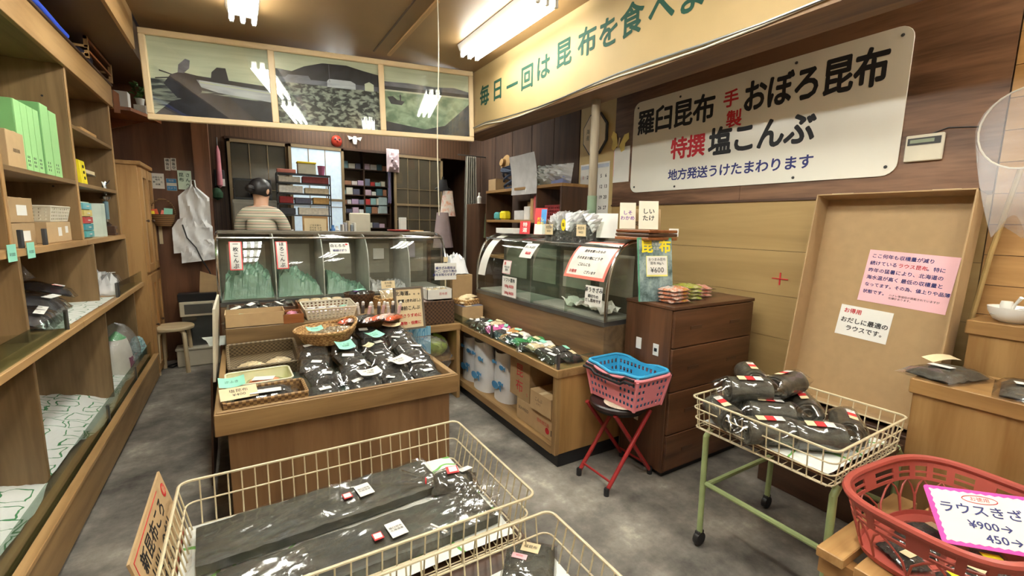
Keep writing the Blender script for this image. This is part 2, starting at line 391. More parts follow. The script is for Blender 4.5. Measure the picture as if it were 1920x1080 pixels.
lamp('lit fluorescent lamp on the ceiling near the shop entrance', .8, -.9)
lamp('lit fluorescent lamp on the ceiling of the back room', 1.0, 5.5, L=1.1)
lamp('unseen extra fluorescent lamp added on the back room ceiling near the curtain', 2.1, 5.4, L=1.1)  # extra lamp, hidden behind the picture frame, added to brighten the back room
lamp('unseen fill lamp added in the recess between beam and signboard wall', 2.72, -.2)  # added out of view to keep the signboard bright
sp = [(1.24, 3.1, 3.0-.0805*i+.0) for i in range(19)]
tag(MB().tube([(x+.006*sin(i*.4), y, z) for i, (x, y, z) in enumerate(sp)], .004, 6).build('lamp_pull_cord', OFFW), 'long white pull cord hanging from the ceiling in front of the right picture', 'cord')

# ================================================================== left wall shelving
sh = T('display_shelving', 'long wooden shop shelving along the left wall with glass rims', 'shelving', (-1.35, 1.0, 0))
def SB(nm, x0, x1, y0, y1, z0, z1, m):   # world coordinates -> part of the shelving
    o = MB().box(x0+1.35, x1+1.35, y0-1, y1-1, z0, z1).build(nm, m, sh, bev=.002); return o
SB('back_panel', -1.36, -1.345, 1.0, 5.1, .2, 2.5, SHELFW(1))
for y in (1.75, 2.87, 3.95, 5.05):
    u = SB('upright', -1.345, -.885, y-.014, y+.014, 1.345, 2.42, SHELFW(2))
    SB('front_edge', -.885, -.877, y-.014, y+.014, 1.345, 2.42, EDGEW(2))
    if 2 < y < 5:
        for k in range(5):
            for xx in (.36, .06): MB().cyl((xx, y-1-.0152, 1.5+.18*k), (xx, y-1-.0135, 1.5+.18*k), .006, 8).build('pin_hole', INK, u)
SB('shelf_board', -1.345, -.88, 2.885, 3.935, 1.695, 1.72, SHELFW(1)); SB('shelf_board', -1.345, -.88, 1.765, 2.855, 1.695, 1.72, SHELFW(1))
SB('shelf_board', -1.345, -.88, 3.965, 5.035, 1.69, 1.715, SHELFW(1)); SB('shelf_board', -1.345, -.88, 3.965, 5.035, 2.05, 2.075, SHELFW(1))
SB('cornice_board', -.885, -.86, 1.0, 5.12, 2.405, 2.575, EDGEW(1)); SB('top_deck', -1.4, -.885, 1.0, 5.12, 2.42, 2.445, SHELFW(1)); SB('top_shelf', -1.4, -.85, 1.0, 5.12, 2.575, 2.59, DARKW(1))
SB('main_shelf', -1.345, -.865, 1.0, 3.96, 1.31, 1.345, EDGEW(1)); SB('main_shelf', -1.345, -.865, 3.962, 5.12, 1.31, 1.345, EDGEW(1))
for y in (1.9, 2.86, 4.07, 5.06): SB('upright', -1.345, -.86, y-.014, y+.014, .92, 1.31, SHELFW(2))
SB('middle_shelf', -1.345, -.775, 1.0, 3.3, .885, .92, EDGEW(1)); SB('middle_shelf', -1.345, -.775, 3.302, 5.13, .885, .92, EDGEW(1))
for y in (1.9, 2.8, 4.07, 5.06): SB('upright', -1.345, -.84, y-.014, y+.014, .215, .885, SHELFW(2))
SB('bottom_deck', -1.345, -.75, 1.0, 5.12, .185, .21, SHELFW(1)); SB('bottom_front_board', -.75, -.725, 1.0, 5.13, .03, .245, TAN(1)); SB('bottom_nosing', -.755, -.715, 1.0, 5.13, .228, .25, EDGEW(1))
SB('plinth', -.79, -.755, 1.0, 5.12, 0, .185, BLACK)
for a, b in ((1.0, 3.08), (4.25, 5.13)): SB('glass_rim', -.792, -.786, a, b, .92, 1.02, RIMGL)
SB('glass_rim', -.772, -.766, 1.0, 5.12, .21, .37, RIMGL)
SB('glass_top', -1.3, -.80, 1.0, 2.84, .955, .961, GLASS)
for y, z0, z1, x in ((3.09, .92, 1.025, -.79), (4.20, .92, 1.025, -.79), (4.235, .92, 1.025, -.79), (2.03, .21, .43, -.77), (3.55, .21, .34, -.77), (4.4, .21, .34, -.77)):
    SB('rim_clip', x-.008, x+.008, y-.008, y+.008, z0, z1, STEEL)
for y in (2.95, 3.25): SB('glass_clip', -.885, -.87, y, y+.03, 1.345, 1.43, DGREY)

# tall glazed cupboard past the shelving
cb = T('tall_cupboard', 'tall pine cupboard with glazed arched doors by the dark partition', 'cupboard', (-1.2, 5.15, 0))
MB().box(0, .45, .01, .60, 0, 1.95).build('carcass', PINE(2), cb, bev=.004)
MB().box(-.02, .48, -.005, .62, 1.95, 1.985).build('top', PINE(1), cb, bev=.004)
for y0, y1 in ((.02, .30), (.31, .59)):
    for z0, z1, nm in ((1.0, 1.93, 'upper_door'), (.05, .97, 'lower_door')):
        d = MB().box(.451, .475, y0, y0+.05, z0, z1).box(.451, .475, y1-.05, y1, z0, z1).box(.451, .475, y0+.05, y1-.05, z0, z0+.07).box(.451, .475, y0+.05, y1-.05, z1-.08, z1).build(nm, PINE(2), cb)
        pane_m = GLASS if nm == 'upper_door' else PINE(2)
        MB().box(.455, .462, y0+.05, y1-.05, z0+.07, z1-.08).build('door_panel', pane_m, d)
        MB().lathe([(.004, 0), (.006, .008), (.013, .014), (.012, .022), (.003, .027)], 12, M=Matrix.Translation((.475, y0+.03, (z0+z1)/2)) @ Matrix.Rotation(pi/2, 4, 'Y')).build('knob', DARKW(0), d, True)

# ================================================================== central counter
ct = T('display_counter', 'wooden display counter with raised rail, filled with bagged kelp', 'counter', (.42, 2.2, 0))
def CB(nm, x0, x1, y0, y1, z0, z1, m, bev=.003): return MB().box(x0-.42, x1-.42, y0-2.2, y1-2.2, z0, z1).build(nm, m, ct, bev=bev)
CB('front_panel', -.10, .955, 2.235, 2.255, .0, .58, wood('panel_ply', (122, 88, 54), (146, 110, 72), 2, .5)); CB('side_panel', -.10, -.08, 2.255, 3.66, 0, .58, TAN(1)); CB('side_panel', .935, .955, 2.255, 3.66, 0, .58, TAN(1))
CB('front_rail', -.145, .995, 2.2, 2.232, .565, .665, TAN(0)); CB('rail_cap', -.135, .985, 2.206, 2.226, .665, .672, TAN(0))
CB('side_rail', -.145, -.115, 2.232, 3.66, .565, .665, TAN(1)); CB('side_rail', .965, .995, 2.232, 3.66, .565, .665, TAN(1))
CB('tray_bottom', -.115, .965, 2.232, 3.66, .57, .60, TAN(1)); CB('riser', -.115, .965, 3.18, 3.70, .60, .83, SHELFW(0))
CB('lining_sheet', -.112, .962, 2.236, 3.17, .60, .603, mat('dark_green_lining', (70, 84, 72), .7))

# ------------------------------------------------------------------ curved glass cases
def profile(D, z0, z1):
    h = z1-z0
    return [(0, z0), (.004, z0+.35*h), (.02, z0+.58*h), (.06, z0+.78*h), (.12, z0+.92*h), (.20, z0+.985*h), (min(.30, D), z1)]
def smoothprof(P, n=18):
    out = []
    for i in range(n+1):
        t = i/n*(len(P)-1); k = min(int(t), len(P)-2); f = t-k
        p0, p1, p2, p3 = P[max(k-1, 0)], P[k], P[k+1], P[min(k+2, len(P)-1)]
        out.append(tuple(.5*(2*p1[c]+(p2[c]-p0[c])*f+(2*p0[c]-5*p1[c]+4*p2[c]-p3[c])*f*f+(3*p1[c]-p0[c]-3*p2[c]+p3[c])*f**3) for c in (0, 1)))
    return out
def glass_case(label, loc, rz, L, D, z0, z1, cuts, inner, basez, divm):
    o = T('glass_showcase', label, 'showcase', loc, rz)
    PR = smoothprof(profile(D, z0, z1))
    for a, b in zip(cuts[:-1], cuts[1:]):
        MB().grid(lambda u, v: (a+.003+(b-a-.006)*u, *PR[int(round(v*18))]), 1, 18).build('curved_pane', GLASS, o, True)
    for c in cuts[1:-1]:
        pts = [(c, y, z) for y, z in PR]+[(c, D, z1), (c, D, z0)]
        MB().prism([(c, y+.006, z-.004 if z > z0+.1 else z) for _, y, z in pts], (.008, 0, 0)).build('divider', divm, o)
    for c in (cuts[0], cuts[-1]):
        e = MB().tube([(c, y, z) for y, z in PR], .011, 8).build('end_rim', CHROME, o, True)
        pts = [(c, y, z) for y, z in PR]+[(c, D, z1), (c, D, z0)]
        MB().prism(pts, (.004, 0, 0)).build('end_glass', GLASS, o)
    MB().box(cuts[0], cuts[-1], D-.02, D, z0, z1, 0).build('rear_board', inner, o)
    for a, b in zip(cuts[:-1], cuts[1:]):
        MB().box(a+.05, b-.04, D-.024, D-.0205, z0+.12, z1-.1).build('sliding_hatch', mat('hatch_board', (166, 162, 146), .35), o)
    MB().tube([(cuts[0], .10, z1-.035), (cuts[-1], .10, z1-.035)], .008, 8).build('top_rail', CHROME, o, True)
    MB().box(cuts[0], cuts[-1], min(.27, D-.06), D+.01, z1-.012, z1+.012).build('top_shelf', mat('case_top', (112, 104, 90), .3), o)
    MB().box(cuts[0], cuts[-1], -.012, D, z0-.03, z0).build('sill', STEEL, o)
    MB().box(cuts[0], cuts[-1], -.006, D, basez, z0-.03).build('base', wood('case_base_wood', (96, 74, 50), (132, 104, 72), 0, .5), o)
    MB().box(cuts[0]+.01, cuts[-1]-.01, .03, D-.03, z0, z0+.012).build('case_floor', mat('case_floor', (160, 160, 148), .4), o)
    return o
caseL = glass_case('long curved glass showcase behind the central counter, lined with green sheets', (-.155, 3.78, 0), 0, 1.76, .52, .90, 1.395, [0, .36, .70, 1.05, 1.40, 1.74], mat('case_back', (124, 120, 106), .35), 0, mat('divider_panel', (172, 174, 164), .4))
caseR = glass_case('shorter curved glass showcase on the right, nearly empty, papered with notices', (1.84, 3.66, 0), -87, 1.62, .31, .90, 1.405, [0, .42, .82, 1.22, 1.62], mat('case_back_dark', (96, 92, 80), .35), .64, RIMGL)
# ledge that joins the two cases at the corner
jl = T('corner_ledge', 'low wooden corner ledge with shelf between the counter and the right showcase', 'ledge', (1.27, 3.5, 0))
MB().box(-.26, .29, -.1, .26, .60, .655).build('rail', TAN(0), jl, bev=.003); MB().box(-.25, .27, -.02, .26, .02, .05).build('bottom_shelf', TAN(0), jl); MB().box(-.25, .27, -.05, .26, .33, .35).build('middle_shelf', TAN(0), jl)
for x in (-.26, .25): MB().box(x, x+.03, -.1, .26, 0, .60).build('side_panel', TAN(2), jl)

# right base cabinet
rc = T('open_cabinet', 'open-fronted wooden cabinet under the right showcase holding bags and cartons', 'cabinet', (1.58, 2.06, 0))
def RB(nm, x0, x1, y0, y1, z0, z1, m, bev=.003): return MB().box(x0-1.58, x1-1.58, y0-2.06, y1-2.06, z0, z1).build(nm, m, rc, bev=bev)
RB('worktop', 1.565, 2.15, 2.045, 3.69, .59, .64, TAN(1)); RB('side_panel', 1.6, 2.15, 2.06, 2.085, .09, .59, wood('ply_side', (150, 112, 62), (178, 138, 84), 2, .5)); RB('side_panel', 1.585, 2.15, 3.65, 3.675, .09, .59, TAN(2))
RB('front_post', 1.575, 1.605, 2.055, 2.10, .09, .59, TAN(2)); RB('front_post', 1.575, 1.605, 3.62, 3.68, .09, .59, TAN(2))
RB('bottom_shelf', 1.585, 2.14, 2.085, 3.65, .09, .115, TAN(1)); RB('front_lip', 1.575, 1.60, 2.1, 3.62, .085, .14, TAN(1)); RB('back_panel', 2.13, 2.15, 2.085, 3.65, .09, .59, DARKW(1)); RB('plinth', 1.61, 2.13, 2.07, 3.66, 0, .09, BLACK)
RB('glass_rim', 1.582, 1.587, 2.1, 3.66, .64, .71, RIMGL, 0); RB('glass_rim', 1.59, 1.86, 2.062, 2.067, .64, .71, RIMGL, 0)
for y in (2.065, 2.9, 3.66): RB('rim_post', 1.578, 1.592, y-.008, y+.008, .64, .735, STEEL, 0)

# brown chest of drawers
ch = T('chest_of_drawers', 'dark brown veneered chest of drawers against the tan board wall', 'chest of drawers', (2.08, 1.65, 0))
MB().box(0, .78, .018, .37, .03, 1.03).build('carcass', CHESTW(2), ch, bev=.003); MB().box(-.004, .784, .0, .375, 1.03, 1.05).build('top', CHESTW(0), ch, bev=.003)
for z0, z1 in ((.05, .27), (.277, .535), (.542, .80), (.807, 1.025)):
    d = MB().box(.008, .772, 0, .018, z0, z1).build('drawer', CHESTW(0), ch, bev=.003)
    for x in (.2, .58): MB().box(x-.05, x+.05, -.003, .001, (z0+z1)/2-.01, (z0+z1)/2+.01).build('recessed_pull', DARKW(0), d)
MB().box(.02, .76, .03, .36, 0, .03).build('plinth', BLACK, ch)
for y, z in ((.25, .785), (.115, .775)): MB().box(-.004, 0, y-.02, y+.02, z-.035, z+.035).build('switch_plate', WHITE, ch)
MB().box(-.006, -.004, .105, .125, .765, .785).build('switch_rocker', BLACK, ch)
MB().box(-.004, 0, .22, .25, .29, .36).build('switch_plate', OFFW, ch)
# ================================================================== white signboard
sg = T('signboard', 'big white enamel signboard with black and red brush lettering on the dark veneer', 'sign', (2.976, 1.98, 2.17))
def rrect(w, h, r, n=5):
    pts = []
    for cx, cy, a0 in ((w/2-r, h/2-r, 0), (-w/2+r, h/2-r, 90), (-w/2+r, -h/2+r, 180), (w/2-r, -h/2+r, 270)):
        pts += [(cx+r*cos(radians(a0+90*i/n)), cy+r*sin(radians(a0+90*i/n))) for i in range(n+1)]
    return pts
SGF = lambda y, z, d=0.: frame((-.0012-d, y-1.98, z-2.17), (0, -1, 0), (0, 0, 1))
MB().prism([(0, -a, b) for a, b in rrect(1.90, .755, .07)], (.006, 0, 0)).build('board', mat('enamel_white', (236, 232, 218), .22, var=.03, vs=2), sg, bev=.0015)
for s_, y0, y1, z, sz, m_, bd in (('羅臼昆布', 2.88, 2.14, 2.355, .21, INK, .006), ('おぼろ昆布', 1.93, 1.12, 2.36, .215, INK, .007), ('特撰', 2.51, 2.20, 2.10, .17, REDINK, .005), ('塩こんぶ', 2.17, 1.45, 2.10, .205, INK, .007), ('地方発送うけたまわります', 2.52, 1.44, 1.905, .09, BLUEINK, .0022)):
    n = len(s_); w = (y0-y1)/n
    for i, c_ in enumerate(s_): text(c_, sz, SGF(y0-w*(i+.5), z), m_, sg, bd, sx=min(1.15, w/sz*1.03))
text('手', .12, SGF(2.02, 2.385), REDINK, sg, .003); text('製', .12, SGF(1.985, 2.245), REDINK, sg, .003)
for y, z in ((2.88, 2.50), (2.88, 1.84), (1.08, 2.50), (1.08, 1.84), (2.45, 2.50), (1.6, 2.51), (2.45, 1.82), (1.55, 1.82)):
    MB().lathe([(.009, 0), (.008, .003), (.002, .005)], 10, M=SGF(y, z)).build('screw', DGREY, sg)
th = T('wall_thermostat', 'beige wall control panel with small display beside the white signboard', 'control panel', (2.985, .93, 1.92))
MB().box(-.02, 0, -.075, .075, -.065, .065).build('case', OFFW, th, bev=.004)
MB().box(-.022, -.019, -.065, .065, .015, .05).build('display_surround', DGREY, th); MB().box(-.0235, -.0215, -.04, .055, .025, .042).build('display', mat('lcd_green', (140, 152, 124), .3), th)
MB().tube([(-.004, -.02, .065), (-.006, -.08, .085), (-.006, -.2, .07)], .003, 6).build('lead', BLACK, th)

# ================================================================== packs
def rnd(a, b): return random.uniform(a, b)
def pillow(w, l, h, seed, nx=8, ny=12, wob=.12, crimp=.12):
    """closed flat bag: bulging top, nearly flat underside, thin sealed ends"""
    def f(sgn):
        def g(u, v):
            x = (u-.5)*w; y = (v-.5)*l; a = abs(2*u-1); b = abs(2*v-1)
            e = max(0., 1-a**3.5)*max(0., 1-(b/(1-crimp))**5) if b < 1-crimp else 0
            n = hnoise(u*7, v*10, seed)
            z = h*(e**.6)*(1+wob*2*n) if sgn > 0 else 0
            return (x+.006*n*w, y+.004*n*l, z+.004+(.006*hnoise(u*9, v*9, seed+3)*(1-e) if sgn > 0 else -.003))
        return g
    return MB().grid(f(1), nx, ny).grid(f(-1), nx, ny)
PACKM = {}
def pack_parts(root, w, l, h, seed, content=KELPS, film=FILM, inner=.84):
    k = (w, l, h, seed)
    if k not in PACKM:
        PACKM[k] = (pillow(w, l, h, seed).mesh('film', True), pillow(w*inner*.96, l*.80, h*.86, seed+1, 7, 9, .13, .05).mesh('contents', True))
    a, b = PACKM[k]
    if not b.materials: b.materials.append(content); a.materials.append(film)
    elif b.materials[0] is not content or a.materials[0] is not film:
        a = a.copy(); b = b.copy(); a.materials.clear(); b.materials.clear(); a.materials.append(film); b.materials.append(content)
    link('contents', b, root, (0, 0, .004)); link('film', a, root)
def sticker(root, x, y, z, w, h, m, rz=0., tilt=0., txt=None, ink=INK, size=None, vertical=False):
    M = Matrix.Translation((x, y, z)) @ Matrix.Rotation(radians(rz), 4, 'Z') @ Matrix.Rotation(radians(tilt), 4, 'X')
    o = MB().box(-w/2, w/2, -h/2, h/2, 0, .0012, M=M).build('sticker', m, root)
    if txt: text('\n'.join(txt) if vertical else txt, size or h*.5, M @ Matrix.Translation((0, 0, .0022)), ink, o, .0004 if (size or h*.5) > .02 else 0)
    return o

# ================================================================== wire trays in front
def ring(w, d, z, r=.03, n=4):
    return [(x, y, z) for x, y in rrect(w, d, r, n)]
def wire_tray(name, label, loc, w, d, h, taper, pitch, rows=(1., .55), group='cream wire trays'):
    o = T(name, label, 'wire tray', loc, 0, group)
    for i, f in enumerate(rows):
        k = 1-taper*(1-f)
        MB().tube(ring(w*k, d*k, h*f), .0048 if i == 0 else .0032, 6, True).build('rim_wire' if i == 0 else 'side_wire', WIRE, o, True)
    k = 1-taper; MB().tube(ring(w*k, d*k, .006), .0032, 6, True).build('bottom_wire', WIRE, o, True)
    def side(nm, n, mk):
        me = mk
        return me
    mx = {}
    for s in (-1, 1):
        mx['y', s] = MB().tube([(0, s*d/2*k, .004), (0, s*d/2, h)], .0026, 5).mesh('upright_wire'); mx['x', s] = MB().tube([(s*w/2*k, 0, .004), (s*w/2, 0, h)], .0026, 5).mesh('upright_wire')
    for m_ in mx.values(): m_.materials.append(WIRE)
    nx = int((w-.06)/pitch); ny = int((d-.06)/pitch)
    for s in (-1, 1):
        for i in range(nx+1): link('upright_wire', mx['y', s], o, (((i/nx)-.5)*(w-.07)*k*1.02, 0, 0))
        for i in range(ny+1): link('upright_wire', mx['x', s], o, (0, ((i/ny)-.5)*(d-.07)*k*1.02, 0))
    g = MB()
    for i in range(nx+1): x = ((i/nx)-.5)*(w-.03)*k; g.tube([(x, -d/2*k, .004), (x, d/2*k, .004)], .0022, 4)
    for i in range(ny+1): y = ((i/ny)-.5)*(d-.03)*k; g.tube([(-w/2*k, y, .004), (w/2*k, y, .004)], .0022, 4)
    go = g.build('bottom_mesh', WIRE, o); go['kind'] = 'stuff'
    return o
GREENP = ringprint('leaf_print_paper', (234, 236, 228), (112, 178, 84), 3.4, 'EUCLIDEAN', .37, .41, .1)
# table carrying both front trays
ft = T('low_table', 'plain low wooden table under the two front wire trays', 'table', (.3, 1.05, 0))
MB().box(-.5, .46, -.75, .62, .44, .47).build('table_top', DARKW(0), ft, bev=.003)
for x in (-.47, .39):
    for y in (-.72, .55): MB().box(x, x+.05, y, y+.05, 0, .44).build('leg', TAN(2), ft)
wire_tray('wire_tray', 'cream wire tray holding two long kelp slabs at the front', (.275, 1.41, .475), .99, .63, .16, .06, .042)
wire_tray('wire_tray', 'cream wire tray at the bottom edge lined with leaf-print paper', (.30, .71, .475), .97, .66, .135, .06, .042)
tag(MB().grid(lambda u, v: (-.21+.93*u, 1.14+.56*v, .486+.004*hnoise(u*8, v*6, 2)+.006*u*u), 16, 12).build('tray_liner', GREENP), 'green leaf-print liner sheet under the long kelp slabs', 'paper')
tag(MB().grid(lambda u, v: (-.14+.90*u, .42+.60*v, .486+.05*max(0, u-.75)**1.2+.02*max(0, v-.8)+.003*hnoise(u*8, v*6, 4)), 16, 12).build('tray_liner', GREENP), 'green leaf-print liner sheet in the nearest wire tray', 'paper')
def slab(label, loc, rz, w, l, seed):
    o = T('kelp_slab', label, 'kelp', loc, rz, 'long kelp slabs')
    def top(u, v): return ((u-.5)*l, (v-.5)*w*(1-.05*abs(2*u-1)**4), .035+.004*hnoise(u*14, v*5, seed)-.012*max(0, abs(2*v-1)-.8)*5*.2-(.004 if abs(v-.22) < .02 else 0))
    def bot(u, v): return ((u-.5)*l, (v-.5)*w*(1-.05*abs(2*u-1)**4), .004)
    m = MB().grid(top, 40, 18).grid(bot, 40, 18)
    for v in (0, 1): m.grid(lambda a, b: [bot(a, v), top(a, v)][int(b)], 40, 1)
    for u in (0, 1): m.grid(lambda a, b: [bot(u, a), top(u, a)][int(b)], 18, 1)
    m.build('kelp_leaf', blotch('kelp_slab_leaf', [(48, 48, 42), (68, 66, 55), (86, 82, 66)], 9, .42, .35), o, True)
    MB().grid(lambda u, v: ((u-.5)*(l+.05), (v-.5)*(w+.016), .041+.005*hnoise(u*7, v*4, seed+5)*(.3+abs(2*u-1)**2)-.034*max(0, abs(2*v-1)-.92)*12-.03*max(0, abs(2*u-1)-.955)*22), 48, 20).build('film', FILM2, o, True)
    return o
k1 = slab('long dark kelp slab in clear film at the back of the front tray', (.21, 1.545, .492), 3.5, .21, .76, 1)
k2 = slab('long dark kelp slab in clear film at the near side of the front tray', (.29, 1.29, .490), 1.5, .20, .80, 6)
for k_, x in ((k1, .06), (k2, .02)):
    sticker(k_, x+.06, .0, .045, .052, .075, PAPER, 4, 0, '羅臼昆布\n北海道産', INK, .011); s_ = sticker(k_, x, -.005, .045, .03, .034, RED, 4); MB().box(x-.012, x+.012, -.017, .007, .0465, .0472).build('price', PAPER, s_)
# creased cellophane sheets gathered at the slab ends
for i, (x, y, w, l, a, lab) in enumerate(((.66, 1.30, .16, .20, -25, 'crumpled clear cellophane flap at the right end of the near kelp slab'), (-.03, 1.24, .30, .14, 10, 'bunched clear cellophane flap at the left end of the near kelp slab'))):
    tag(MB().grid(lambda u, v: ((u-.5)*w, (v-.5)*l, .006+.012*abs(sin(v*21+u*4+i))*(.4+.6*u)+.006*hnoise(u*6, v*9, i)), 24, 30).build('cellophane_flap', FILM2, loc=(x, y, .532)), lab, 'film').rotation_euler = (0, 0, radians(a))
tb = T('twisted_bag', 'clear twisted bag of folded kelp with red sticker in the front tray corner', 'bag', (.64, 1.47, .50), -20)
pack_parts(tb, .15, .20, .05, 11, KELP, FILM2)
for ch_ in tb.children: ch_.rotation_euler = (0, 0, pi/2)
MB().grid(lambda u, v: (-.10-.09*u, (.012+.045*u)*sin(v*2*pi)*(1+.3*sin(9*v*pi)), .03+(.012+.03*u)*cos(v*2*pi)), 6, 28).build('gathered_neck', FILM2, tb, True)
MB().tube([(-.10, .013*cos(t), .03+.013*sin(t)) for t in [i*pi/5 for i in range(10)]], .003, 5, True).build('twist_tie', RED, tb)
sticker(tb, .0, .01, .062, .045, .04, RED, 10, 8); sticker(tb, .002, .012, .0635, .03, .028, PAPER, 10, 8); sticker(tb, .05, .02, .055, .05, .035, PAPER, 30, -12)
for i, (x, y, a, lab) in enumerate(((.675, .985, -38, 'black folded kelp pack with tan and pink stickers in the nearest tray'), (.665, .82, -20, 'black kelp pack with tall white sticker at the bottom edge of the picture'))):
    o = T('kelp_pack', lab, 'kelp pack', (x, y, .50), a, 'kelp packs in the nearest tray'); pack_parts(o, .16, .19, .022, 21+i, KELP, FILM2, .95)
    if i == 0: sticker(o, .0, .04, .0285, .055, .04, CREAM, -10, 0, '根昆布', INK, .014); sticker(o, -.03, 0., .0285, .045, .02, PINK, -10, 0, '¥500', REDINK, .010)
    else: sticker(o, .02, .02, .0285, .045, .09, PAPER, 30, 0, '花折\n昆布', BLUEINK, .018); sticker(o, -.03, .0, .0285, .025, .05, PINK, 30, 0, '¥', REDINK, .02)
tag(MB().tube([(0, 0, 0), (.03, -.06, .002)], .004, 6).build('white_tie', WHITE, loc=(.47, 1.25, .54)), 'short white tie strip lying on the near kelp slab', 'tie')
# leaning price card at the left of the tray
pc = T('price_card', 'tan cardboard price card with red border leaning at the left tray end', 'sign', (-.262, 1.52, .46), 0)
PF = frame((.005, 0, .115), (0, -1, 0), (.16, 0, 1)); PF = frame((.0, 0, .115), (0, -1, 0), (-.22, 0, 1))
PF = frame((.02, -.02, .115), (0, 1, 0), (-.24, 0, 1))
card(pc, PF, .46, .235, CARD2, .006, 'board')
for a, b, c_, d_ in ((-.21, .10, .13, .103), (-.21, -.103, .21, -.10), (-.21, -.10, -.207, .10)):
    MB().box(min(a, c_), max(a, c_), min(b, d_), max(b, d_), 0, .0008, M=PF).build('red_border', RED, pc)
text('新昆布ころ', .062, off(PF, -.02, .055), INK, pc, .001); text('山出しのだし', .052, off(PF, .0, -.01), INK, pc, .001); text('おためし', .05, off(PF, .02, -.065), INK, pc, .001)
MB().lathe([(.022, 0), (.022, .0008)], 16, M=off(PF, .19, .07, .0002)).build('red_seal', RED, pc); text('新', .03, off(PF, .19, .07, .0015), CREAM, pc)
MB().lathe([(.034, 0), (.034, .0008)], 20, M=off(PF, -.185, -.06, .0002)).build('red_seal', RED, pc); MB().lathe([(.03, 0), (.03, .0008)], 20, M=off(PF, -.185, -.06, .0006)).build('seal_centre', CARD2, pc); text('祝', .034, off(PF, -.185, -.06, .002), REDINK, pc, .0006)

# ================================================================== rolls on the wheeled stand
st = T('wheeled_stand', 'pale green tubular stand on casters under the tray of kelp rolls', 'stand', (2.04, .93, 0))
GRN = mat('pale_green_paint', (160, 176, 122), .4, var=.15, vs=14)
for y in (-.26, .26):
    for x in (-.25, .32):
        MB().tube([(x, y, .07), (x-.01 if x < 0 else x+.01, y, .55), (x*.85, y, .60)], .0135, 10).build('leg', GRN, st, True)
        c_ = MB().box(x-.02, x+.02, y-.01, y+.01, .035, .075).build('caster', DGREY, st); MB().lathe([(.032, -.012), (.035, 0), (.032, .012)], 16, M=Matrix.Translation((x, y, .035)) @ Matrix.Rotation(pi/2, 4, 'X')).build('wheel', BLACK, c_, True)
    MB().tube([(-.255, y, .30), (.325, y, .30)], .012, 8).build('crossbar', GRN, st, True)
for x in (-.25, .32): MB().tube([(x, -.26, .32), (x, .26, .32)], .012, 8).build('crossbar', GRN, st, True)
MB().box(-.24, .31, -.27, .27, .585, .605).build('top_frame', DARKW(0), st)
wire_tray('wire_tray', 'cream wire tray heaped with bagged kelp rolls on the green stand', (1.99, .93, .607), .60, .58, .145, .05, .048, (1., .66, .33))
tag(MB().grid(lambda u, v: (1.74+.5*u, .68+.5*v, .640+.004*hnoise(u*8, v*6, 2)), 12, 12).build('tray_liner', GREENP), 'green leaf-print liner sheet under the kelp rolls', 'paper')
tag(MB().box(-.23, .23, -.23, .23, 0, .02).build('tray_board', REDW(0), loc=(1.99, .93, .617)), 'brown board lying in the tray under the kelp rolls', 'board')
def roll_mesh():
    m = MB().grid(lambda u, v: ((v-.5)*.15, .048*(1+.03*sin(u*14))*cos(u*2*pi), .048+.046*(1+.03*sin(u*14))*sin(u*2*pi)), 24, 6, cu=True)
    for s in (-1, 1):
        m.add([(s*.075, .048*cos(i*pi/12), .048+.046*sin(i*pi/12)) for i in range(24)]+[(s*.066, 0, .048)], [(i, (i+1) % 24, 24) for i in range(24)])
        m.tube([(s*.073, (.043-.0018*i)*cos(i*.6), .048+(.043-.0018*i)*sin(i*.6)) for i in range(22)], .0035, 4)
    return m.mesh('kelp_roll', True)
RM = roll_mesh(); RM.materials.append(KELP)
FM = MB().grid(lambda u, v: ((v-.5)*.25, (.052 if .2 < v < .8 else .052-.02*abs(v-.5))*cos(u*2*pi)*(1+.05*sin(u*11+v*9)), .05+(.05 if .17 < v < .83 else .05*(.25+.75*max(0, 1-abs(abs(v-.5)-.33)/.17)))*sin(u*2*pi)*(1+.06*sin(u*17-v*13))), 24, 16, cu=True).mesh('film', True); FM.materials.append(FILM2)
proto = T('kelp_roll_bag', 'x', 'kelp roll', (0, 0, 0), 0, 'bagged kelp rolls'); link('kelp_roll', RM, proto); link('film', FM, proto)
for x, m_ in ((-.03, CREAM), (0, RED), (.03, PAPER)): MB().box(x-.014, x+.014, -.013, .013, .0995, .1005).build('sticker', m_, proto)
rolls = [(1.78, 1.10, .645, 60, 'back left corner'), (1.77, .92, .645, -35, 'left end'), (1.90, .80, .645, -40, 'near left side'), (1.93, 1.0, .65, -40, 'middle'), (2.09, .78, .645, 30, 'near right side'), (2.15, .96, .65, 40, 'right of the middle'), (2.24, 1.12, .645, -15, 'back right'), (2.04, 1.13, .645, -30, 'back row'), (1.91, 1.10, .735, -35, 'top of the heap at left'), (2.06, 1.17, .74, 45, 'top of the heap at the back'), (2.10, 1.02, .74, 0, 'top of the heap at right')]
for i, (x, y, z, a, nm) in enumerate(rolls):
    lab = 'dark kelp roll in clear bag with three stickers, %s of the tray' % nm if 'heap' not in nm else 'dark kelp roll in clear bag, %s' % nm
    rot = (radians([-14, 8, 12, -5, 10, -10, 6, -8, 12, 0, -12][i]), 0, radians(a))
    if i == 0: proto.location = (x, y, z); proto.scale = (1.18, 1.18, 1.12); proto.rotation_euler = rot; proto['label'] = lab
    else: dup(proto, (x, y, z), rot, lab, scale=(1.18, 1.18, 1.12))

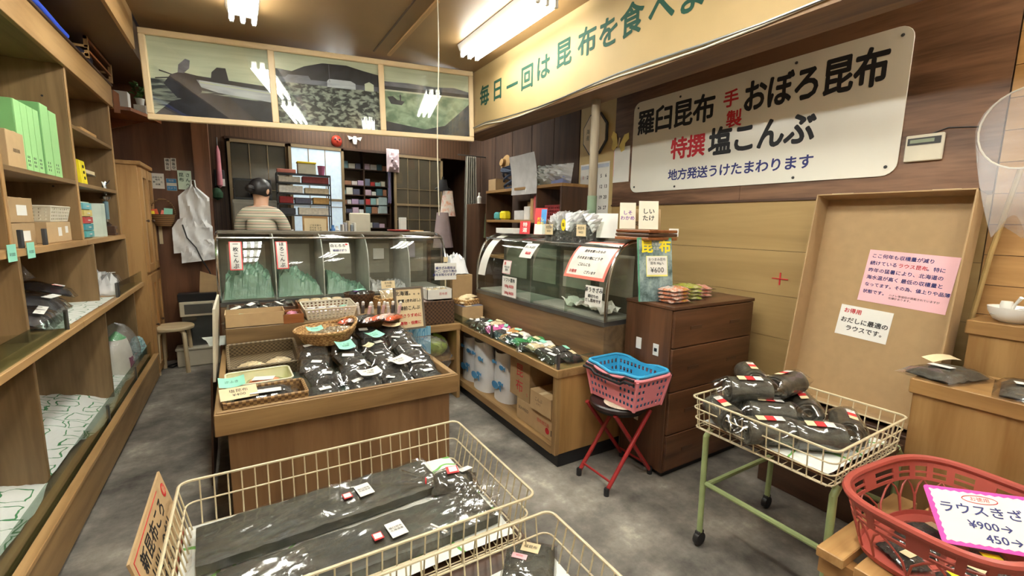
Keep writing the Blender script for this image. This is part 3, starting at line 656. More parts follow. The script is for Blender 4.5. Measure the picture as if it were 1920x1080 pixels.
# ================================================================== wooden boxes at the right edge
def crate(label, loc, w, d, h, nm='display_box'):
    o = T(nm, label, 'box', loc)
    MB().box(.012, w-.012, .012, d-.012, 0, h-.06).build('body', wood('crate_ply', (134, 98, 53), (160, 124, 76), 2, .45), o, bev=.002)
    MB().box(0, w, 0, d, h-.062, h).build('top_frame', BOXW(1), o, bev=.004); return o
crate('large tan wooden box with flat lid at the right edge, kelp packs on it', (2.345, .02, 0), .345, .65, .90)
crate('taller tan wooden box by the right wall carrying the white bowl', (2.73, -.1, 0), .255, .72, 1.12)
for i, (x, y, a, lab, w) in enumerate(((2.50, .60, 75, 'flat black kelp pack with white sticker on the large wooden box', .17), (2.50, .36, 100, 'second black kelp pack nearer the right picture edge on the wooden box', .17))):
    o = T('kelp_pack', lab, 'kelp pack', (x, y, .901), a); pack_parts(o, w+.03, .30, .036, 31+i, KELP, FILM2); sticker(o, .01, .02, .045, .075, .05, PAPER, 8, 4)
tag(MB().grid(lambda u, v: (.16*(u-.5), .05*(v-.5), .01*sin(u*3)), 8, 2).build('paper_slip', CREAM, loc=(2.63, .655, .945)), 'cream paper slip lying behind the black kelp pack', 'paper').rotation_euler = (radians(12), 0, radians(-20))
bw = T('white_bowl', 'white round bowl on the taller wooden box', 'bowl', (2.82, .50, 1.121))
MB().lathe([(.035, 0), (.06, .012), (.078, .045), (.082, .066), (.078, .066), (.072, .045), (.03, .012)], 28, caps=False).build('bowl', WHITE, bw, True)
spn = T('white_spoon', 'white plastic scoop standing in the white bowl', 'spoon', (2.82, .51, 1.15), 40)
MB().tube([(0, 0, 0), (-.02, 0, .05), (-.05, 0, .085)], [.006, .005, .007], 8).build('handle', WHITE, spn, True); MB().lathe([(.004, 0), (.018, .012), (.022, .03), (.018, .05)], 12, c=(.01, .01, .01)).build('scoop', WHITE, spn, True)
tag(MB().lathe([(.02, 0), (.02, .06), (.017, .065)], 16).build('small_tub', mat('blue_white_label', (190, 206, 226), .4), loc=(2.80, .38, 1.121)), 'small white tub with blue label beside the bowl', 'tub')
tag(MB().grid(lambda u, v: (2.76+.2*u, .0+.56*v, 1.135+.17*(1-v)**.8*(.4+.6*u)+.015*(1+hnoise(u*4, v*5, 3))), 10, 16).build('plastic_sheet', POLY), 'clear polythene sheet heaped behind the white bowl', 'plastic sheet')
# ------------------------------------------------------------------ shallow carton leaning on the wall
lt = math.atan2(.175, 1.12)
cl = T('shallow_carton', 'big shallow cardboard carton standing on edge with two handwritten notices', 'carton', (2.75, .99, .56), 0, rot=(0, lt, 0))
CW, CH, CD = .65, 1.13, .13
MB().box(0, .006, -CW/2, CW/2, 0, CH).build('back', CARD, cl)
for y in (-CW/2, CW/2-.006): MB().box(-CD, 0, y, y+.006, 0, CH).build('side_flap', CARD, cl)
MB().box(-CD, 0, -CW/2, CW/2, CH-.006, CH).build('top_flap', CARD, cl); MB().box(-CD, 0, -CW/2, CW/2, 0, .006).build('bottom_flap', CARD, cl)
for y in (.2, -.22): MB().box(-CD-.001, -CD+.05, y-.05, y+.05, CH-.0005, CH+.001).build('tape', CREAM, cl)
CF = lambda y, z: frame((-.002, y, z), (0, -1, 0), (0, 0, 1))
def tilted(M, a): return M @ Matrix.Rotation(radians(a), 4, 'Z')
n1 = tag(card(None, Matrix(), .36, .275, PINK, .002, 'notice'), 'pink handwritten notice about the kelp harvest on the shallow carton', 'notice')
n1.matrix_world = Matrix.Translation((2.75, .99, .56)) @ Matrix.Rotation(lt, 4, 'Y') @ tilted(CF(-.10, .705), -3)
for i, (a, m_) in enumerate((('ここ何年も収穫量が減り', BLUEINK), ('続けている　　　　　。特に', BLUEINK), ('昨年の猛暑により、北海道の', BLUEINK), ('海水温が高く 最低の収穫量と', BLUEINK), ('なってます。その為、値上りや品薄', BLUEINK), ('状態です。', BLUEINK))):
    text(a, .0235 if i < 4 else .0215, Matrix.Translation((-.165, .105-.038*i, .001)), m_, n1, .0004, cx=False)
text('ラウス昆布', .0235, Matrix.Translation((-.045, .067, .001)), REDINK, n1, .0003, cx=False)
text('ハナレ等値段が掲載されていますが\n在庫があります。', .0125, Matrix.Translation((-.05, -.095, .001)), INK, n1, 0, cx=False)
n2 = tag(card(None, Matrix(), .235, .165, PAPER, .002, 'notice'), 'white handwritten notice below the pink one on the shallow carton', 'notice')
n2.matrix_world = Matrix.Translation((2.75, .99, .56)) @ Matrix.Rotation(lt, 4, 'Y') @ tilted(CF(.04, .455), -3)
text('お得用', .028, Matrix.Translation((-.1, .052, .001)), REDINK, n2, .0006, cx=False); text('おだしに最適の\n　ラウスです。', .031, Matrix.Translation((-.105, -.02, .001)), INK, n2, .0006, cx=False, lead=1.35)
lowc = T('low_crate', 'low dark crate behind the green stand carrying the shallow carton', 'crate', (2.60, .68, 0))
MB().box(0, .28, 0, .70, 0, .54).build('body', DARKW(1), lowc, bev=.004); MB().box(-.005, .285, -.005, .705, .54, .555).build('lid', DARKW(1), lowc, bev=.003)
# landing net on the wall
ln = T('landing_net', 'white mesh landing net on a bamboo handle leaning beside the shallow carton', 'net', (2.92, .60, 1.06))
MB().tube([(.0, .05, 0), (0, .02, .35), (-.01, -.03, .72)], .010, 8).build('handle', mat('bamboo', (178, 150, 96), .5), ln, True)
MB().tube([(-.02, -.03+.15*sin(t), .72+.19*(1-cos(t))*.9) for t in [i*2*pi/28 for i in range(28)]], .004, 6, True).build('hoop', OFFW, ln, True)
NETM = thin('white_net', (255, 255, 255), .0, .6, milky=.22, milk=(225, 225, 228))
MB().grid(lambda u, v: (-.03-.05*sin(v*pi)-.03*sin(u*7), -.03+.15*(1-.65*v)*sin(u*2*pi)+.06*v*cos(3*u*pi)*.3, .72+.17+.17*(1-v)*(-cos(u*2*pi))-.42*v*(1+.12*sin(u*9))), 28, 12, cu=True).build('net_bag', NETM, ln, True)

# ================================================================== red oval basket, bottom right
rb = T('oval_basket', 'dull red oval plastic basket with arched openings at the lower right', 'basket', (1.93, .39, .44), -6)
REDP = mat('dull_red_plastic', (176, 82, 70), .4, var=.06)
def oval(t, a, b, e=3.2): c, s = cos(t), sin(t); return (a*abs(c)**(2/e)*(1 if c >= 0 else -1), b*abs(s)**(2/e)*(1 if s >= 0 else -1))
NO = 60
def oring(a, b, z): return [(*oval(2*pi*i/NO, a, b), z) for i in range(NO)]
A, B, H_ = .31, .235, .20
MB().tube(oring(A, B, H_), .013, 8, True).build('rim', REDP, rb, True)
bd = MB()
for i in range(NO):
    for zz0, zz1, keep in ((H_-.028, H_, 1), (H_-.045, H_-.028, i % 3 == 0), (H_-.052, H_-.045, 1), (H_-.066, H_-.052, i % 3 == 0), (H_-.076, H_-.066, 1)):
        if keep:
            k0 = .80+.2*zz0/H_; k1_ = .80+.2*zz1/H_
            p = lambda j, z, k: (*oval(2*pi*j/NO, A*k, B*k), z)
            bd.quad(p(i, zz0, k0), p(i+1, zz0, k0), p(i+1, zz1, k1_), p(i, zz1, k1_))
solid(bd.build('slotted_band', REDP, rb), .005)
solid(MB().grid(lambda u, v: (*oval(2*pi*u, A*(.8+.018*v), B*(.8+.018*v)), .018*v), NO, 1, cu=True).build('base_band', REDP, rb), .005)
for i in range(0, NO, 3):
    p = lambda j, z: Vector((*oval(2*pi*j/NO, A*(.80+.2*z/H_), B*(.80+.2*z/H_)), z))
    MB().tube([p(i, .015), p(i+.1, .07), p(i+.7, .105), p(i+1.5, .126), p(i+2.3, .105), p(i+2.9, .07), p(i+3, .015)], .0035, 6).build('arch', REDP, rb, True)
MB().prism([(*oval(2*pi*i/NO, A*.8, B*.8), 0) for i in range(NO)], (0, 0, .004)).build('floor', REDP, rb)
sl = T('slatted_stand', 'wooden slatted pallet stand under the red oval basket', 'stand', (1.62, .12, 0))
for k in range(5): MB().box(.0, .62, .0+.11*k, .08+.11*k, .40, .435).build('slat', PINE(0), sl, bev=.003)
for x in (.03, .53):
    MB().box(x, x+.05, 0, .52, .33, .40).build('bearer', PINE(1), sl)
    for y in (.02, .45): MB().box(x, x+.05, y, y+.05, 0, .33).build('leg', PINE(2), sl)
for i in range(6):
    o = T('kelp_pack', '%s silvery pack of cut kelp lying in the red oval basket' % ORD[i], 'kelp pack', (1.78+.11*(i % 3), .31+.15*(i//3), .448), 30+40*i, 'packs in the red oval basket'); pack_parts(o, .10, .15, .03, 41+i % 2, KELPS, FILM2); sticker(o, 0, .02, .036, .05, .03, (YEL, CREAM)[i % 2], 20)
rcd = T('price_card', 'white card with scalloped pink edge in the red oval basket', 'sign', (2.06, .33, .565), 0)
RF = frame((0, 0, 0), (.52, -.80, .10), (.45, .36, .35))
pk = mat('hot_pink_edge', (232, 62, 168), .5, var=0)
pts = [(x, y, -.001) for x, y in rrect(.30, .205, .01, 2)]
MB().prism(pts, (0, 0, .001), M=RF).build('pink_edge', pk, rcd)
sc = []
for i in range(25): sc.append((-.135+.27*i/24, .092-.004*(i % 2)))
for i in range(17): sc.append((.137-.004*(i % 2), .088-.176*i/16))
for i in range(25): sc.append((.135-.27*i/24, -.092+.004*(i % 2)))
for i in range(17): sc.append((-.137+.004*(i % 2), -.088+.176*i/16))
MB().prism([(x, y, .0002) for x, y in sc], (0, 0, .0006), M=RF).build('white_panel', PAPER, rcd)
text('ラウスきざみ', .042, off(RF, 0, .025, .0015), BLUEINK, rcd, .0006); text('¥900→', .036, off(RF, -.01, -.025, .0015), BLUEINK, rcd, .0006); text('450→', .036, off(RF, .01, -.066, .0015), BLUEINK, rcd, .0006)
MB().tube([(.045*cos(t)-.01, .014*sin(t)+.068, .001) for t in [i*pi/12 for i in range(24)]], .0014, 4, True, M=RF).build('red_oval', RED, rcd); text('お徳用', .017, off(RF, -.01, .068, .0015), REDINK, rcd)

# ================================================================== folding stool with shopping baskets
fs = T('folding_stool', 'round folding stool with red tube legs and dark seat by the chest', 'stool', (1.87, 1.84, 0))
MB().lathe([(.158, .445), (.168, .452), (.168, .470), (.160, .478), (.0, .482)], 32, caps=False).build('seat', mat('dark_vinyl', (44, 32, 30), .3), fs, True)
MB().lathe([(.15, .445), (.15, .43), (.0, .43)], 32, caps=False).build('seat_underside', BLACK, fs, True)
REDT = mat('red_enamel_tube', (150, 36, 36), .35, var=.1)
for y in (-.12, .12):
    for s in (-1, 1):
        l_ = MB().tube([(s*.19, y+.02*s, .03), (-s*.12, y+.02*s, .44)], .0125, 10).build('leg', REDT, fs, True); MB().lathe([(.016, 0), (.016, .04), (.013, .045)], 10, c=(s*.195, y+.02*s, 0)).build('rubber_foot', BLACK, l_, True)
for s in (-1, 1): MB().tube([(s*.165, -.12+.02*s, .07), (s*.165, .12+.02*s, .07)], .007, 8).build('stretcher', REDT, fs, True)
tag(MB().lathe([(.0, 0), (.07, .003), (.09, .002), (.105, .004)], 30, caps=False).build('lace_doily', mat('cream_lace', (226, 214, 190), .8, bump=.8, bs=90), loc=(1.84, 1.78, .4825), smooth=True), 'cream lace doily on the folding stool seat', 'doily')
def shop_basket(nm, label, loc, rz, w, l, h, m, handlem):
    o = T(nm, label, 'basket', loc, rz, 'plastic shopping baskets'); k = .82
    def wall(nmv, P0, P1, n):   # P0->P1 along the rim, in local xy
        g = MB(); rows = 9
        for i in range(n):
            for r in range(rows):
                hole = (i % 2 == 1) and (r in (1, 3, 5, 7)) and not (abs(i-n/2) < 3 and r in (3, 5)) or (i % 2 == 1 and r in (1, 7))
                if hole: continue
                q = []
                for a, b in ((i, r), (i+1, r), (i+1, r+1), (i, r+1)):
                    f = k+(1-k)*b/rows; t = a/n; q.append(((P0[0]+(P1[0]-P0[0])*t)*f, (P0[1]+(P1[1]-P0[1])*t)*f, h*b/rows))
                g.quad(*q)
        solid(g.build(nmv, m, o), .003)
    c = [(-w/2, -l/2), (w/2, -l/2), (w/2, l/2), (-w/2, l/2)]
    wall('end_wall', c[0], c[1], 15); wall('side_wall', c[1], c[2], 25); wall('end_wall', c[2], c[3], 15); wall('side_wall', c[3], c[0], 25)
    for x, y in c: MB().tube([(x*k, y*k, 0), (x, y, h)], .010, 6).build('corner', m, o, True)
    MB().box(-w/2*k, w/2*k, -l/2*k, l/2*k, 0, .004).build('floor', m, o)
    def rim(t):
        x, y = oval(t, w/2+.012, l/2+.012, 7); return (x, y, h+.004-.028*max(0, cos(2*t+pi))*0+.018*abs(cos(t))**6*0-.022*(abs(y/(l/2))<.45)*(1))
    MB().tube([rim(2*pi*i/48) for i in range(48)], .009, 8, True).build('rim', m, o, True)
    for s in (-1, 1):
        MB().tube([(s*(w/2+.026), y, h-.012-.022*(abs(y) < l*.3)) for y in [l*(i/12-.5)*.98 for i in range(13)]], .008, 8).build('carry_handle', handlem, o, True)
    return o
shop_basket('shopping_basket', 'pink plastic shopping basket on the folding stool', (1.90, 1.815, .487), 2, .27, .40, .185, mat('pink_plastic', (228, 138, 146), .4, var=.04), BLACK)
shop_basket('shopping_basket', 'blue plastic shopping basket nested in the pink one', (1.902, 1.815, .493), 2, .252, .380, .197, mat('blue_plastic', (58, 160, 204), .4, var=.04), BLACK)
# ================================================================== goods on the left shelving
GRNF = mat('green_board_file', (120, 178, 110), .55, var=.05); GRND = mat('green_file_spine', (160, 212, 142), .55, var=.04)
bf = None
def boxfile(label, y, w, h, x=-1.20):
    o = T('box_file', label, 'box file', (x, y, 1.721), 0, 'green box files')
    MB().box(0, .275, 0, w, 0, h).build('case', GRNF, o, bev=.002); sp_ = MB().box(.2755, .278, .001, w-.001, .001, h-.001).build('spine', GRND, o)
    for k in range(3):
        for j in range(2): MB().box(.278, .2786, w*.25*(j+1), w*.25*(j+1)+.008, .03+.02*k, .042+.02*k).build('punched_slot', INK, sp_)
for i in range(4): boxfile('green box file, %s of the four slim ones behind the printed carton' % ORD[i], 3.24+.082*i, .078, .345)
boxfile('wide green box file standing right of the slim ones', 3.60, .125, .40)
boxfile('wide green box file farthest right on its shelf', 3.735, .125, .385)
def carton(label, loc, w, d, h, m=CARD, rz=0., open_=False, prints=(), nm='carton', cat='carton', flaps=False):
    o = T(nm, label, cat, loc, rz)
    if open_:
        t = .004
        for a in ((-w/2, w/2, -d/2, -d/2+t), (-w/2, w/2, d/2-t, d/2), (-w/2, -w/2+t, -d/2, d/2), (w/2-t, w/2, -d/2, d/2)): MB().box(*a, 0, h).build('wall', m, o)
        MB().box(-w/2, w/2, -d/2, d/2, 0, t).build('bottom', m, o)
    else:
        MB().box(-w/2, w/2, -d/2, d/2, 0, h).build('body', m, o, bev=.002)
        MB().box(-w/2-.0005, w/2+.0005, -.018, .018, h-.0002, h+.0008).build('tape', CREAM, o)
    if flaps:
        for s in (-1, 1): MB().box(-w/2, w/2, 0, d*.42, 0, .003, M=Matrix.Translation((0, s*d/2, h)) @ Matrix.Rotation(radians(s*35+(0 if s > 0 else 0)), 4, 'X') @ Matrix.Scale(-s, 4, (0, 1, 0))).build('flap', m, o)
    for s_, face, x, z, sz, ink in prints:
        F_ = {'front': frame((x, -d/2-.0008, z), (1, 0, 0), (0, 0, 1)), 'right': frame((w/2+.0008, x, z), (0, 1, 0), (0, 0, 1)), 'left': frame((-w/2-.0008, x, z), (0, -1, 0), (0, 0, 1))}[face]
        text(s_, sz, F_, ink, o)
    return o
def plate(o, w, d, h, face, x, z, pw, ph, m):
    F_ = frame((x, -d/2-.0006, z), (1, 0, 0), (0, 0, 1)) if face == 'front' else frame((w/2+.0006, x, z), (0, 1, 0), (0, 0, 1))
    card(o, F_, pw, ph, m, .0004, 'paper_label')
carton('printed tan carton in front of the green box files', (-1.02, 3.13, 1.721), .24, .20, .17, CARD2, 0, prints=(('こんぶ', 'front', 0, .09, .05, INK), ('取扱注意', 'right', 0, .08, .02, INK)))
c_ = carton('open-topped tan carton with white label, upper of two on the main shelf', (-1.03, 3.13, 1.461), .24, .28, .12, CARD, 0, flaps=True); plate(c_, .24, .28, .12, 'right', 0, .06, .12, .05, PAPER); plate(c_, .24, .28, .12, 'front', 0, .06, .15, .06, PAPER)
c_ = carton('tan carton beneath the open-topped one on the main shelf', (-1.03, 3.13, 1.346), .24, .28, .112, CARD, 0); plate(c_, .24, .28, .112, 'right', .02, .05, .10, .05, PAPER)
c_ = carton('tan carton with small white labels under the cream lattice basket', (-1.03, 3.62, 1.346), .25, .40, .115, CARD2, 0); plate(c_, .25, .4, .115, 'right', .0, .06, .06, .05, PAPER); plate(c_, .25, .4, .115, 'right', .12, .07, .05, .04, PAPER)
def lattice(label, loc, w, d, h, m, rz=0, tilt=0., n=9, rows=4, nm='lattice_basket'):
    o = T(nm, label, 'basket', loc, rz, rot=(radians(tilt), 0, radians(rz)))
    for ax, L in (('x', w), ('y', d)):
        for s in (-1, 1):
            g = MB(); N = n*2+1
            for i in range(N):
                for r in range(rows*2+1):
                    if i % 2 and r % 2: continue
                    q = []
                    for a, b in ((i, r), (i+1, r), (i+1, r+1), (i, r+1)):
                        f = .88+.12*b/(rows*2+1); u = (a/N-.5)*L*f; v = s*(d if ax == 'x' else w)/2*f; z = h*b/(rows*2+1)
                        q.append((u, v, z) if ax == 'x' else (v, u, z))
                    g.quad(*q)
            solid(g.build('lattice_wall', m, o), .003)
    MB().box(-w*.44, w*.44, -d*.44, d*.44, 0, .003).build('floor', m, o)
    MB().tube(ring(w, d, h, .012, 2), .005, 6, True).build('rim', m, o, True); return o
lattice('cream lattice plastic basket on top of the labelled carton', (-1.02, 3.66, 1.464), .24, .34, .085, OFFW)
og = T('drawer_organizer', 'small clear drawer organizer with coloured contents beside the trophy shelf files', 'organizer', (-1.02, 4.25, 1.346))
MB().box(-.09, .10, -.11, .11, 0, .25).build('body', mat('pale_green_plastic', (190, 208, 190), .35), og, bev=.003)
for r in range(5):
    d_ = MB().box(.10, .112, -.10, .10, .008+.048*r, .05+.048*r).build('drawer', mat('drawer_%d' % r, [(90, 170, 170), (70, 150, 160), (190, 70, 70), (220, 200, 120), (120, 190, 200)][r], .4), og); MB().box(.112, .118, -.02, .02, .024+.048*r, .032+.048*r).build('pull', WHITE, d_)
tag(MB().box(-.10, .10, -.012, .012, 0, .24).build('plastic_folder', mat('pale_grey_folder', (198, 210, 196), .4), loc=(-.99, 4.50, 1.346)), 'pale grey-green plastic folder standing right of the drawer organizer', 'folder').rotation_euler = (0, 0, radians(18))
tag(MB().box(-.10, .10, -.02, .02, 0, .25).build('plastic_folder', mat('pale_grey_folder', (198, 210, 196), .4), loc=(-.99, 4.62, 1.346)), 'wide pale plastic folder nearest the silver trophy', 'folder').rotation_euler = (0, 0, radians(10))
tr = T('trophy', 'silver trophy with figure on a dark base at the shelf end', 'trophy', (-.93, 4.88, 1.346))
MB().box(-.05, .05, -.05, .05, 0, .075).build('base', DARKW(0), tr, bev=.004); MB().box(.0505, .052, -.02, .02, .02, .05).build('plaque', CHROME, tr)
MB().lathe([(.02, .075), (.03, .09), (.012, .11), (.012, .13)], 16).build('foot', CHROME, tr, True); MB().lathe([(.016, .13), (.018, .27)], 12).build('column', mat('blue_grey_column', (120, 150, 160), .3, .3), tr, True)
MB().lathe([(.012, .27), (.034, .29), (.036, .31), (.015, .325), (.012, .34)], 16).build('cup', CHROME, tr, True); MB().tube([(0, 0, .34), (.005, 0, .37), (0, 0, .40), (.01, .01, .43)], [.012, .018, .013, .009], 8).build('figure', CHROME, tr, True); MB().tube([(0, 0, .40), (.02, .03, .42), (.03, .05, .445)], [.008, .006, .004], 6).build('raised_arm', CHROME, tr, True)
tag(MB().box(-.001, .001, -.03, .03, 0, .05).build('paper_tag', PAPER, loc=(-.888, 4.70, 1.716)), 'white paper tag on the upper shelf edge near the trophy', 'tag').rotation_euler = (0, radians(-15), 0)
yt = T('paper_tray', 'shallow wooden tray heaped with yellow paper on the top shelf', 'tray', (-1.05, 4.62, 2.076))
MB().box(-.12, .12, -.2, .2, 0, .012).box(-.12, .12, -.2, -.19, .012, .05).box(-.12, .12, .19, .2, .012, .05).box(.11, .12, -.19, .19, .012, .05).build('tray', PINE(1), yt)
MB().grid(lambda u, v: ((u-.5)*.2, (v-.5)*.36, .05+.035*sin(pi*u)*sin(pi*v)+.004*hnoise(u*9, v*9)), 8, 10).build('yellow_paper', mat('old_yellow_paper', (214, 180, 96), .7), yt)
ys = T('yellow_stand', 'bright yellow plastic holder with punched holes on the shelf', 'holder', (-1.0, 4.32, 1.716))
MB().prism([(-.05, 0, 0), (.07, 0, 0), (.06, 0, .17), (.0, 0, .19)], (0, .12, 0)).build('body', mat('yellow_plastic', (240, 218, 40), .4), ys, bev=.003)
for k in range(3): MB().cyl((.066-.002*k, .06, .05+.04*k), (.071-.002*k, .06, .05+.04*k), .011, 10).build('hole', INK, ys)
wl = T('wire_letter_tray', 'dark metal letter tray on the middle shelf of the far bay', 'tray', (-1.08, 4.62, 1.716))
MB().box(-.12, .12, -.2, .2, .09, .10).box(-.12, -.11, -.2, .2, 0, .15).build('tray', STEEL, wl); MB().box(-.1, .12, -.18, .18, .10, .125).build('papers', CREAM, wl)
for i, (y, lab) in enumerate(((2.80, 'mint green price card at the left picture edge on the main shelf'), (3.01, 'mint green price card right of the first on the main shelf edge'))):
    o = tag(MB().box(0, .0015, -.045, .045, -.03, .045).build('price_card', MINT, loc=(-.862, y, 1.325)), lab, 'price card', 'mint price cards'); text('¥1000', .022, frame((.0022, 0, 0), (0, 1, 0), (0, 0, 1)), INK, o)
# middle shelf
def kpack(label, loc, rz, w, l, h, seed, content=KELP, film=FILM2, st=(), group=None, nm='kelp_pack', cat='kelp pack', rot=None):
    o = T(nm, label, cat, loc, rz, group, rot); pack_parts(o, w, l, h, seed, content, film)
    for a in st: sticker(o, *a)
    return o
g_ = 'black kelp packs on the middle left shelf'
BKELP = blotch('black_kelp', [(20, 20, 24), (30, 30, 34), (46, 45, 46)], 18, .35, .4)
kpack('glossy black kelp pack with white sticker, lying nearest on the middle left shelf', (-1.0, 3.22, .965), 10, .30, .36, .06, 51, BKELP, st=((.07, 0, .064, .04, .22, PAPER, 4),), group=g_, rot=(0, radians(15), radians(6)))
kpack('glossy black kelp pack in the middle of the three on the left shelf', (-1.03, 3.50, 1.0), 5, .30, .36, .06, 52, BKELP, st=((.07, .0, .064, .04, .22, PAPER, -3),), group=g_, rot=(radians(-3), radians(16), radians(5)))
kpack('glossy black kelp pack with long white label, farthest on the left shelf', (-1.05, 3.80, 1.03), 8, .28, .32, .05, 53, BKELP, st=((.05, .0, .057, .05, .18, PAPER, 3), (.05, -.12, .057, .045, .03, CORAL, 3)), group=g_, rot=(radians(-6), radians(17), radians(8)))
tag(MB().grid(lambda u, v: (-1.1+.29*u, 3.12+1.1*v, .9225+.003*abs(hnoise(u*5, v*9, 1))), 6, 24).build('shelf_liner', ringprint('small_leaf_print', (232, 234, 226), (120, 150, 120), 9., 'EUCLIDEAN', .34, .40, .3)), 'white leaf-print liner hanging over the middle shelf edge', 'paper')
c_ = carton('flat tan carton with white label at the back of the middle shelf', (-1.22, 3.55, .922), .16, .46, .2, CARD, 0); plate(c_, .16, .46, .2, 'right', 0, .1, .26, .1, PAPER)
tag(pillow(.3, .46, .12, 61, 10, 14, .35).build('polythene_bag', FILM, loc=(-1.22, 3.55, 1.124)), 'clear polythene bag resting on the carton under the main shelf', 'bag')
tag(pillow(.34, .44, .12, 62, 14, 16, .45).build('polythene_bag', POLY, loc=(-1.0, 4.50, .925), smooth=True), 'milky white mesh bag of light goods on the middle shelf', 'bag').rotation_euler = (0, radians(8), radians(15))
carton('tan carton behind the milky bag at the far shelf end', (-1.18, 4.6, .922), .22, .5, .13, CARD2)
kpack('clear bag of dark kelp with white label at the far end of the middle shelf', (-1.0, 4.88, .925), 0, .26, .22, .10, 63, KELPS, FILM, ((.05, 0, .112, .07, .05, PAPER, 10),))
for i in range(4): tag(MB().box(-.06, .06, -.012, .012, 0, .004).build('price_strip', [PINK, CREAM, CREAM, PAPER][i], loc=(-1.0+.05*(i % 2), 2.60-.09*i, .962)), '%s paper price strip from the far end on the glass top at the left' % ORD[i], 'price strip', 'price strips on the glass top').rotation_euler = (0, 0, radians(70+8*i))
# bottom deck
LEAF = ringprint('green_square_print', (232, 234, 228), (66, 136, 84), 7.5, 'CHEBYCHEV', .30, .345, .35)
for i, (y0, y1, x0, x1, lab) in enumerate(((3.30, 4.62, -1.30, -.80, 'far sheet of white wrapping paper with green outlines on the bottom deck'), (2.20, 3.42, -1.30, -.84, 'near sheet of white wrapping paper with green outlines on the bottom deck'))):
    tag(MB().grid(lambda u, v: (x0+(x1-x0-.05*(i == 0)*abs(v-.5)+.02*sin(v*7))*u, y0+(y1-y0)*v, .225+.02*i+.13*(1-u)**1.2+.016*hnoise(u*5, v*7, i)+.02*(1-u)*sin(v*6)), 16, 26).build('wrapping_paper', LEAF, smooth=True), lab, 'wrapping paper')
tag(MB().grid(lambda u, v: (-1.28+.36*u, 1.95+.4*v, .215+.02*v), 4, 4).build('kraft_sheet', CARD), 'plain tan kraft sheet under the nearest wrapping paper', 'paper')
sk = T('bagged_sack', 'white printed sack with green top tied in a clear plastic bag', 'sack', (-.92, 4.70, .212))
MB().grid(lambda u, v: (.095*(1-.35*v**3)*cos(u*2*pi), .13*(1-.35*v**3)*sin(u*2*pi), .30*v), 20, 10, cu=True).build('sack', mat('cream_sack', (228, 222, 206), .5), sk, True); MB().grid(lambda u, v: (.063*(1-v*.9)*cos(u*2*pi), .085*(1-v*.9)*sin(u*2*pi), .30+.06*v), 16, 4, cu=True).build('green_top', mat('sack_green', (60, 168, 84), .5), sk, True)
MB().grid(lambda u, v: (.099*(1-.35*v**3)*cos(-.55+u*.9), .134*(1-.35*v**3)*sin(-.55+u*.9), .06+.14*v), 8, 4).build('purple_patch', mat('maroon_print', (128, 24, 74), .5), sk, True)
text('04', .07, frame((.103, -.02, .13), (0, 1, 0), (0, 0, 1)), PAPER, sk, .001)
MB().grid(lambda u, v: ((.135+.02*sin(u*13))*sin(pi*min(1, .25+.75*v))**.5*cos(u*2*pi), (.185+.02*sin(u*11+1))*sin(pi*min(1, .25+.75*v))**.5*sin(u*2*pi), .02+.40*v+.015*sin(u*15)), 28, 14, cu=True).build('clear_bag', thin('thin_polythene', (252, 252, 252), .05, .15, milky=.14, bump=.5, bs=16), sk, True)
tag(MB().lathe([(.04, 0), (.06, .05), (.065, .14), (.04, .22), (.02, .24)], 14).build('cloth_bundle', blotch('floral_cloth', [(40, 70, 70), (170, 196, 196), (60, 120, 120), (210, 150, 160)], 40, .7), loc=(-.84, 5.0, .212)), 'teal floral cloth bundle at the far end of the bottom deck', 'bundle')
# top of the shelving
tag(MB().tube([(-.866, 2.6+.155*i, 2.612+.006*sin(i*1.3)) for i in range(10)], .019, 10).build('blue_hose', mat('blue_hose_plastic', (44, 84, 208), .4), smooth=True), 'bright blue hose lying along the top of the shelving', 'hose')
tag(MB().tube([(-1.25, 2.4, 2.62), (-1.18, 3.6, 2.68), (-1.12, 5.0, 2.665)], .016, 8).build('grey_pipe', STEEL, smooth=True), 'grey conduit pipe under the low ceiling at left', 'pipe')
tag(MB().box(-.02, .02, -.02, .02, 0, .155).build('red_post', mat('oxide_red', (110, 40, 30), .6), loc=(-1.36, 3.85, 2.591)), 'short oxide red post on the wall above the shelving', 'post')
wk = T('wooden_rack', 'small wooden slatted rack lying on top of the shelving', 'rack', (-.96, 4.70, 2.592))
for x in (-.12, .10):
    for y in (-.32, .36): MB().box(x, x+.022, y, y+.022, 0, .145).build('post', EDGEW(2), wk)
    MB().box(x, x+.018, -.32, .38, .125, .145).build('rail', REDW(1), wk); MB().box(x, x+.018, -.32, .38, .05, .065).build('rail', REDW(1), wk)
for y in (-.32, .365): MB().box(-.12, .12, y, y+.018, .07, .085).build('cross_rail', EDGEW(0), wk); MB().box(-.12, .12, y, y+.018, .01, .03).build('cross_rail', EDGEW(0), wk)
tag(MB().grid(lambda u, v: (.075*sin(pi*v)**.6*cos(u*2*pi), .2*sin(pi*v)**.6*sin(u*2*pi)*(1+.1*sin(u*9)), .12*v), 18, 8, cu=True).build('cloth_bag', mat('navy_cloth', (58, 56, 76), .8), loc=(-.95, 4.62, 2.593), smooth=True), 'dark navy cloth bag inside the wooden rack on the shelving', 'bag')
bs_ = T('bracket_shelf', 'reddish wooden bracket shelf with curved end above the cupboard', 'shelf', (-1.0, 5.14, 2.40))
MB().prism([(-.3, 0, 0), (.16, 0, 0), (.25, .0, -.0), (.345, .28, 0), (.40, .52, 0), (-.3, .52, 0)], (0, 0, .028)).build('board', REDW(1), bs_); MB().prism([(.14, -.002, -.03), (.18, -.002, -.03), (.18, -.002, .13), (.14, -.002, .16)], (0, .02, 0)).build('end_bracket', REDW(2), bs_); MB().prism([(-.28, .5, 0), (.28, .5, 0), (-.28, .5, -.2)], (0, .02, 0)).build('wall_bracket', REDW(0), bs_)
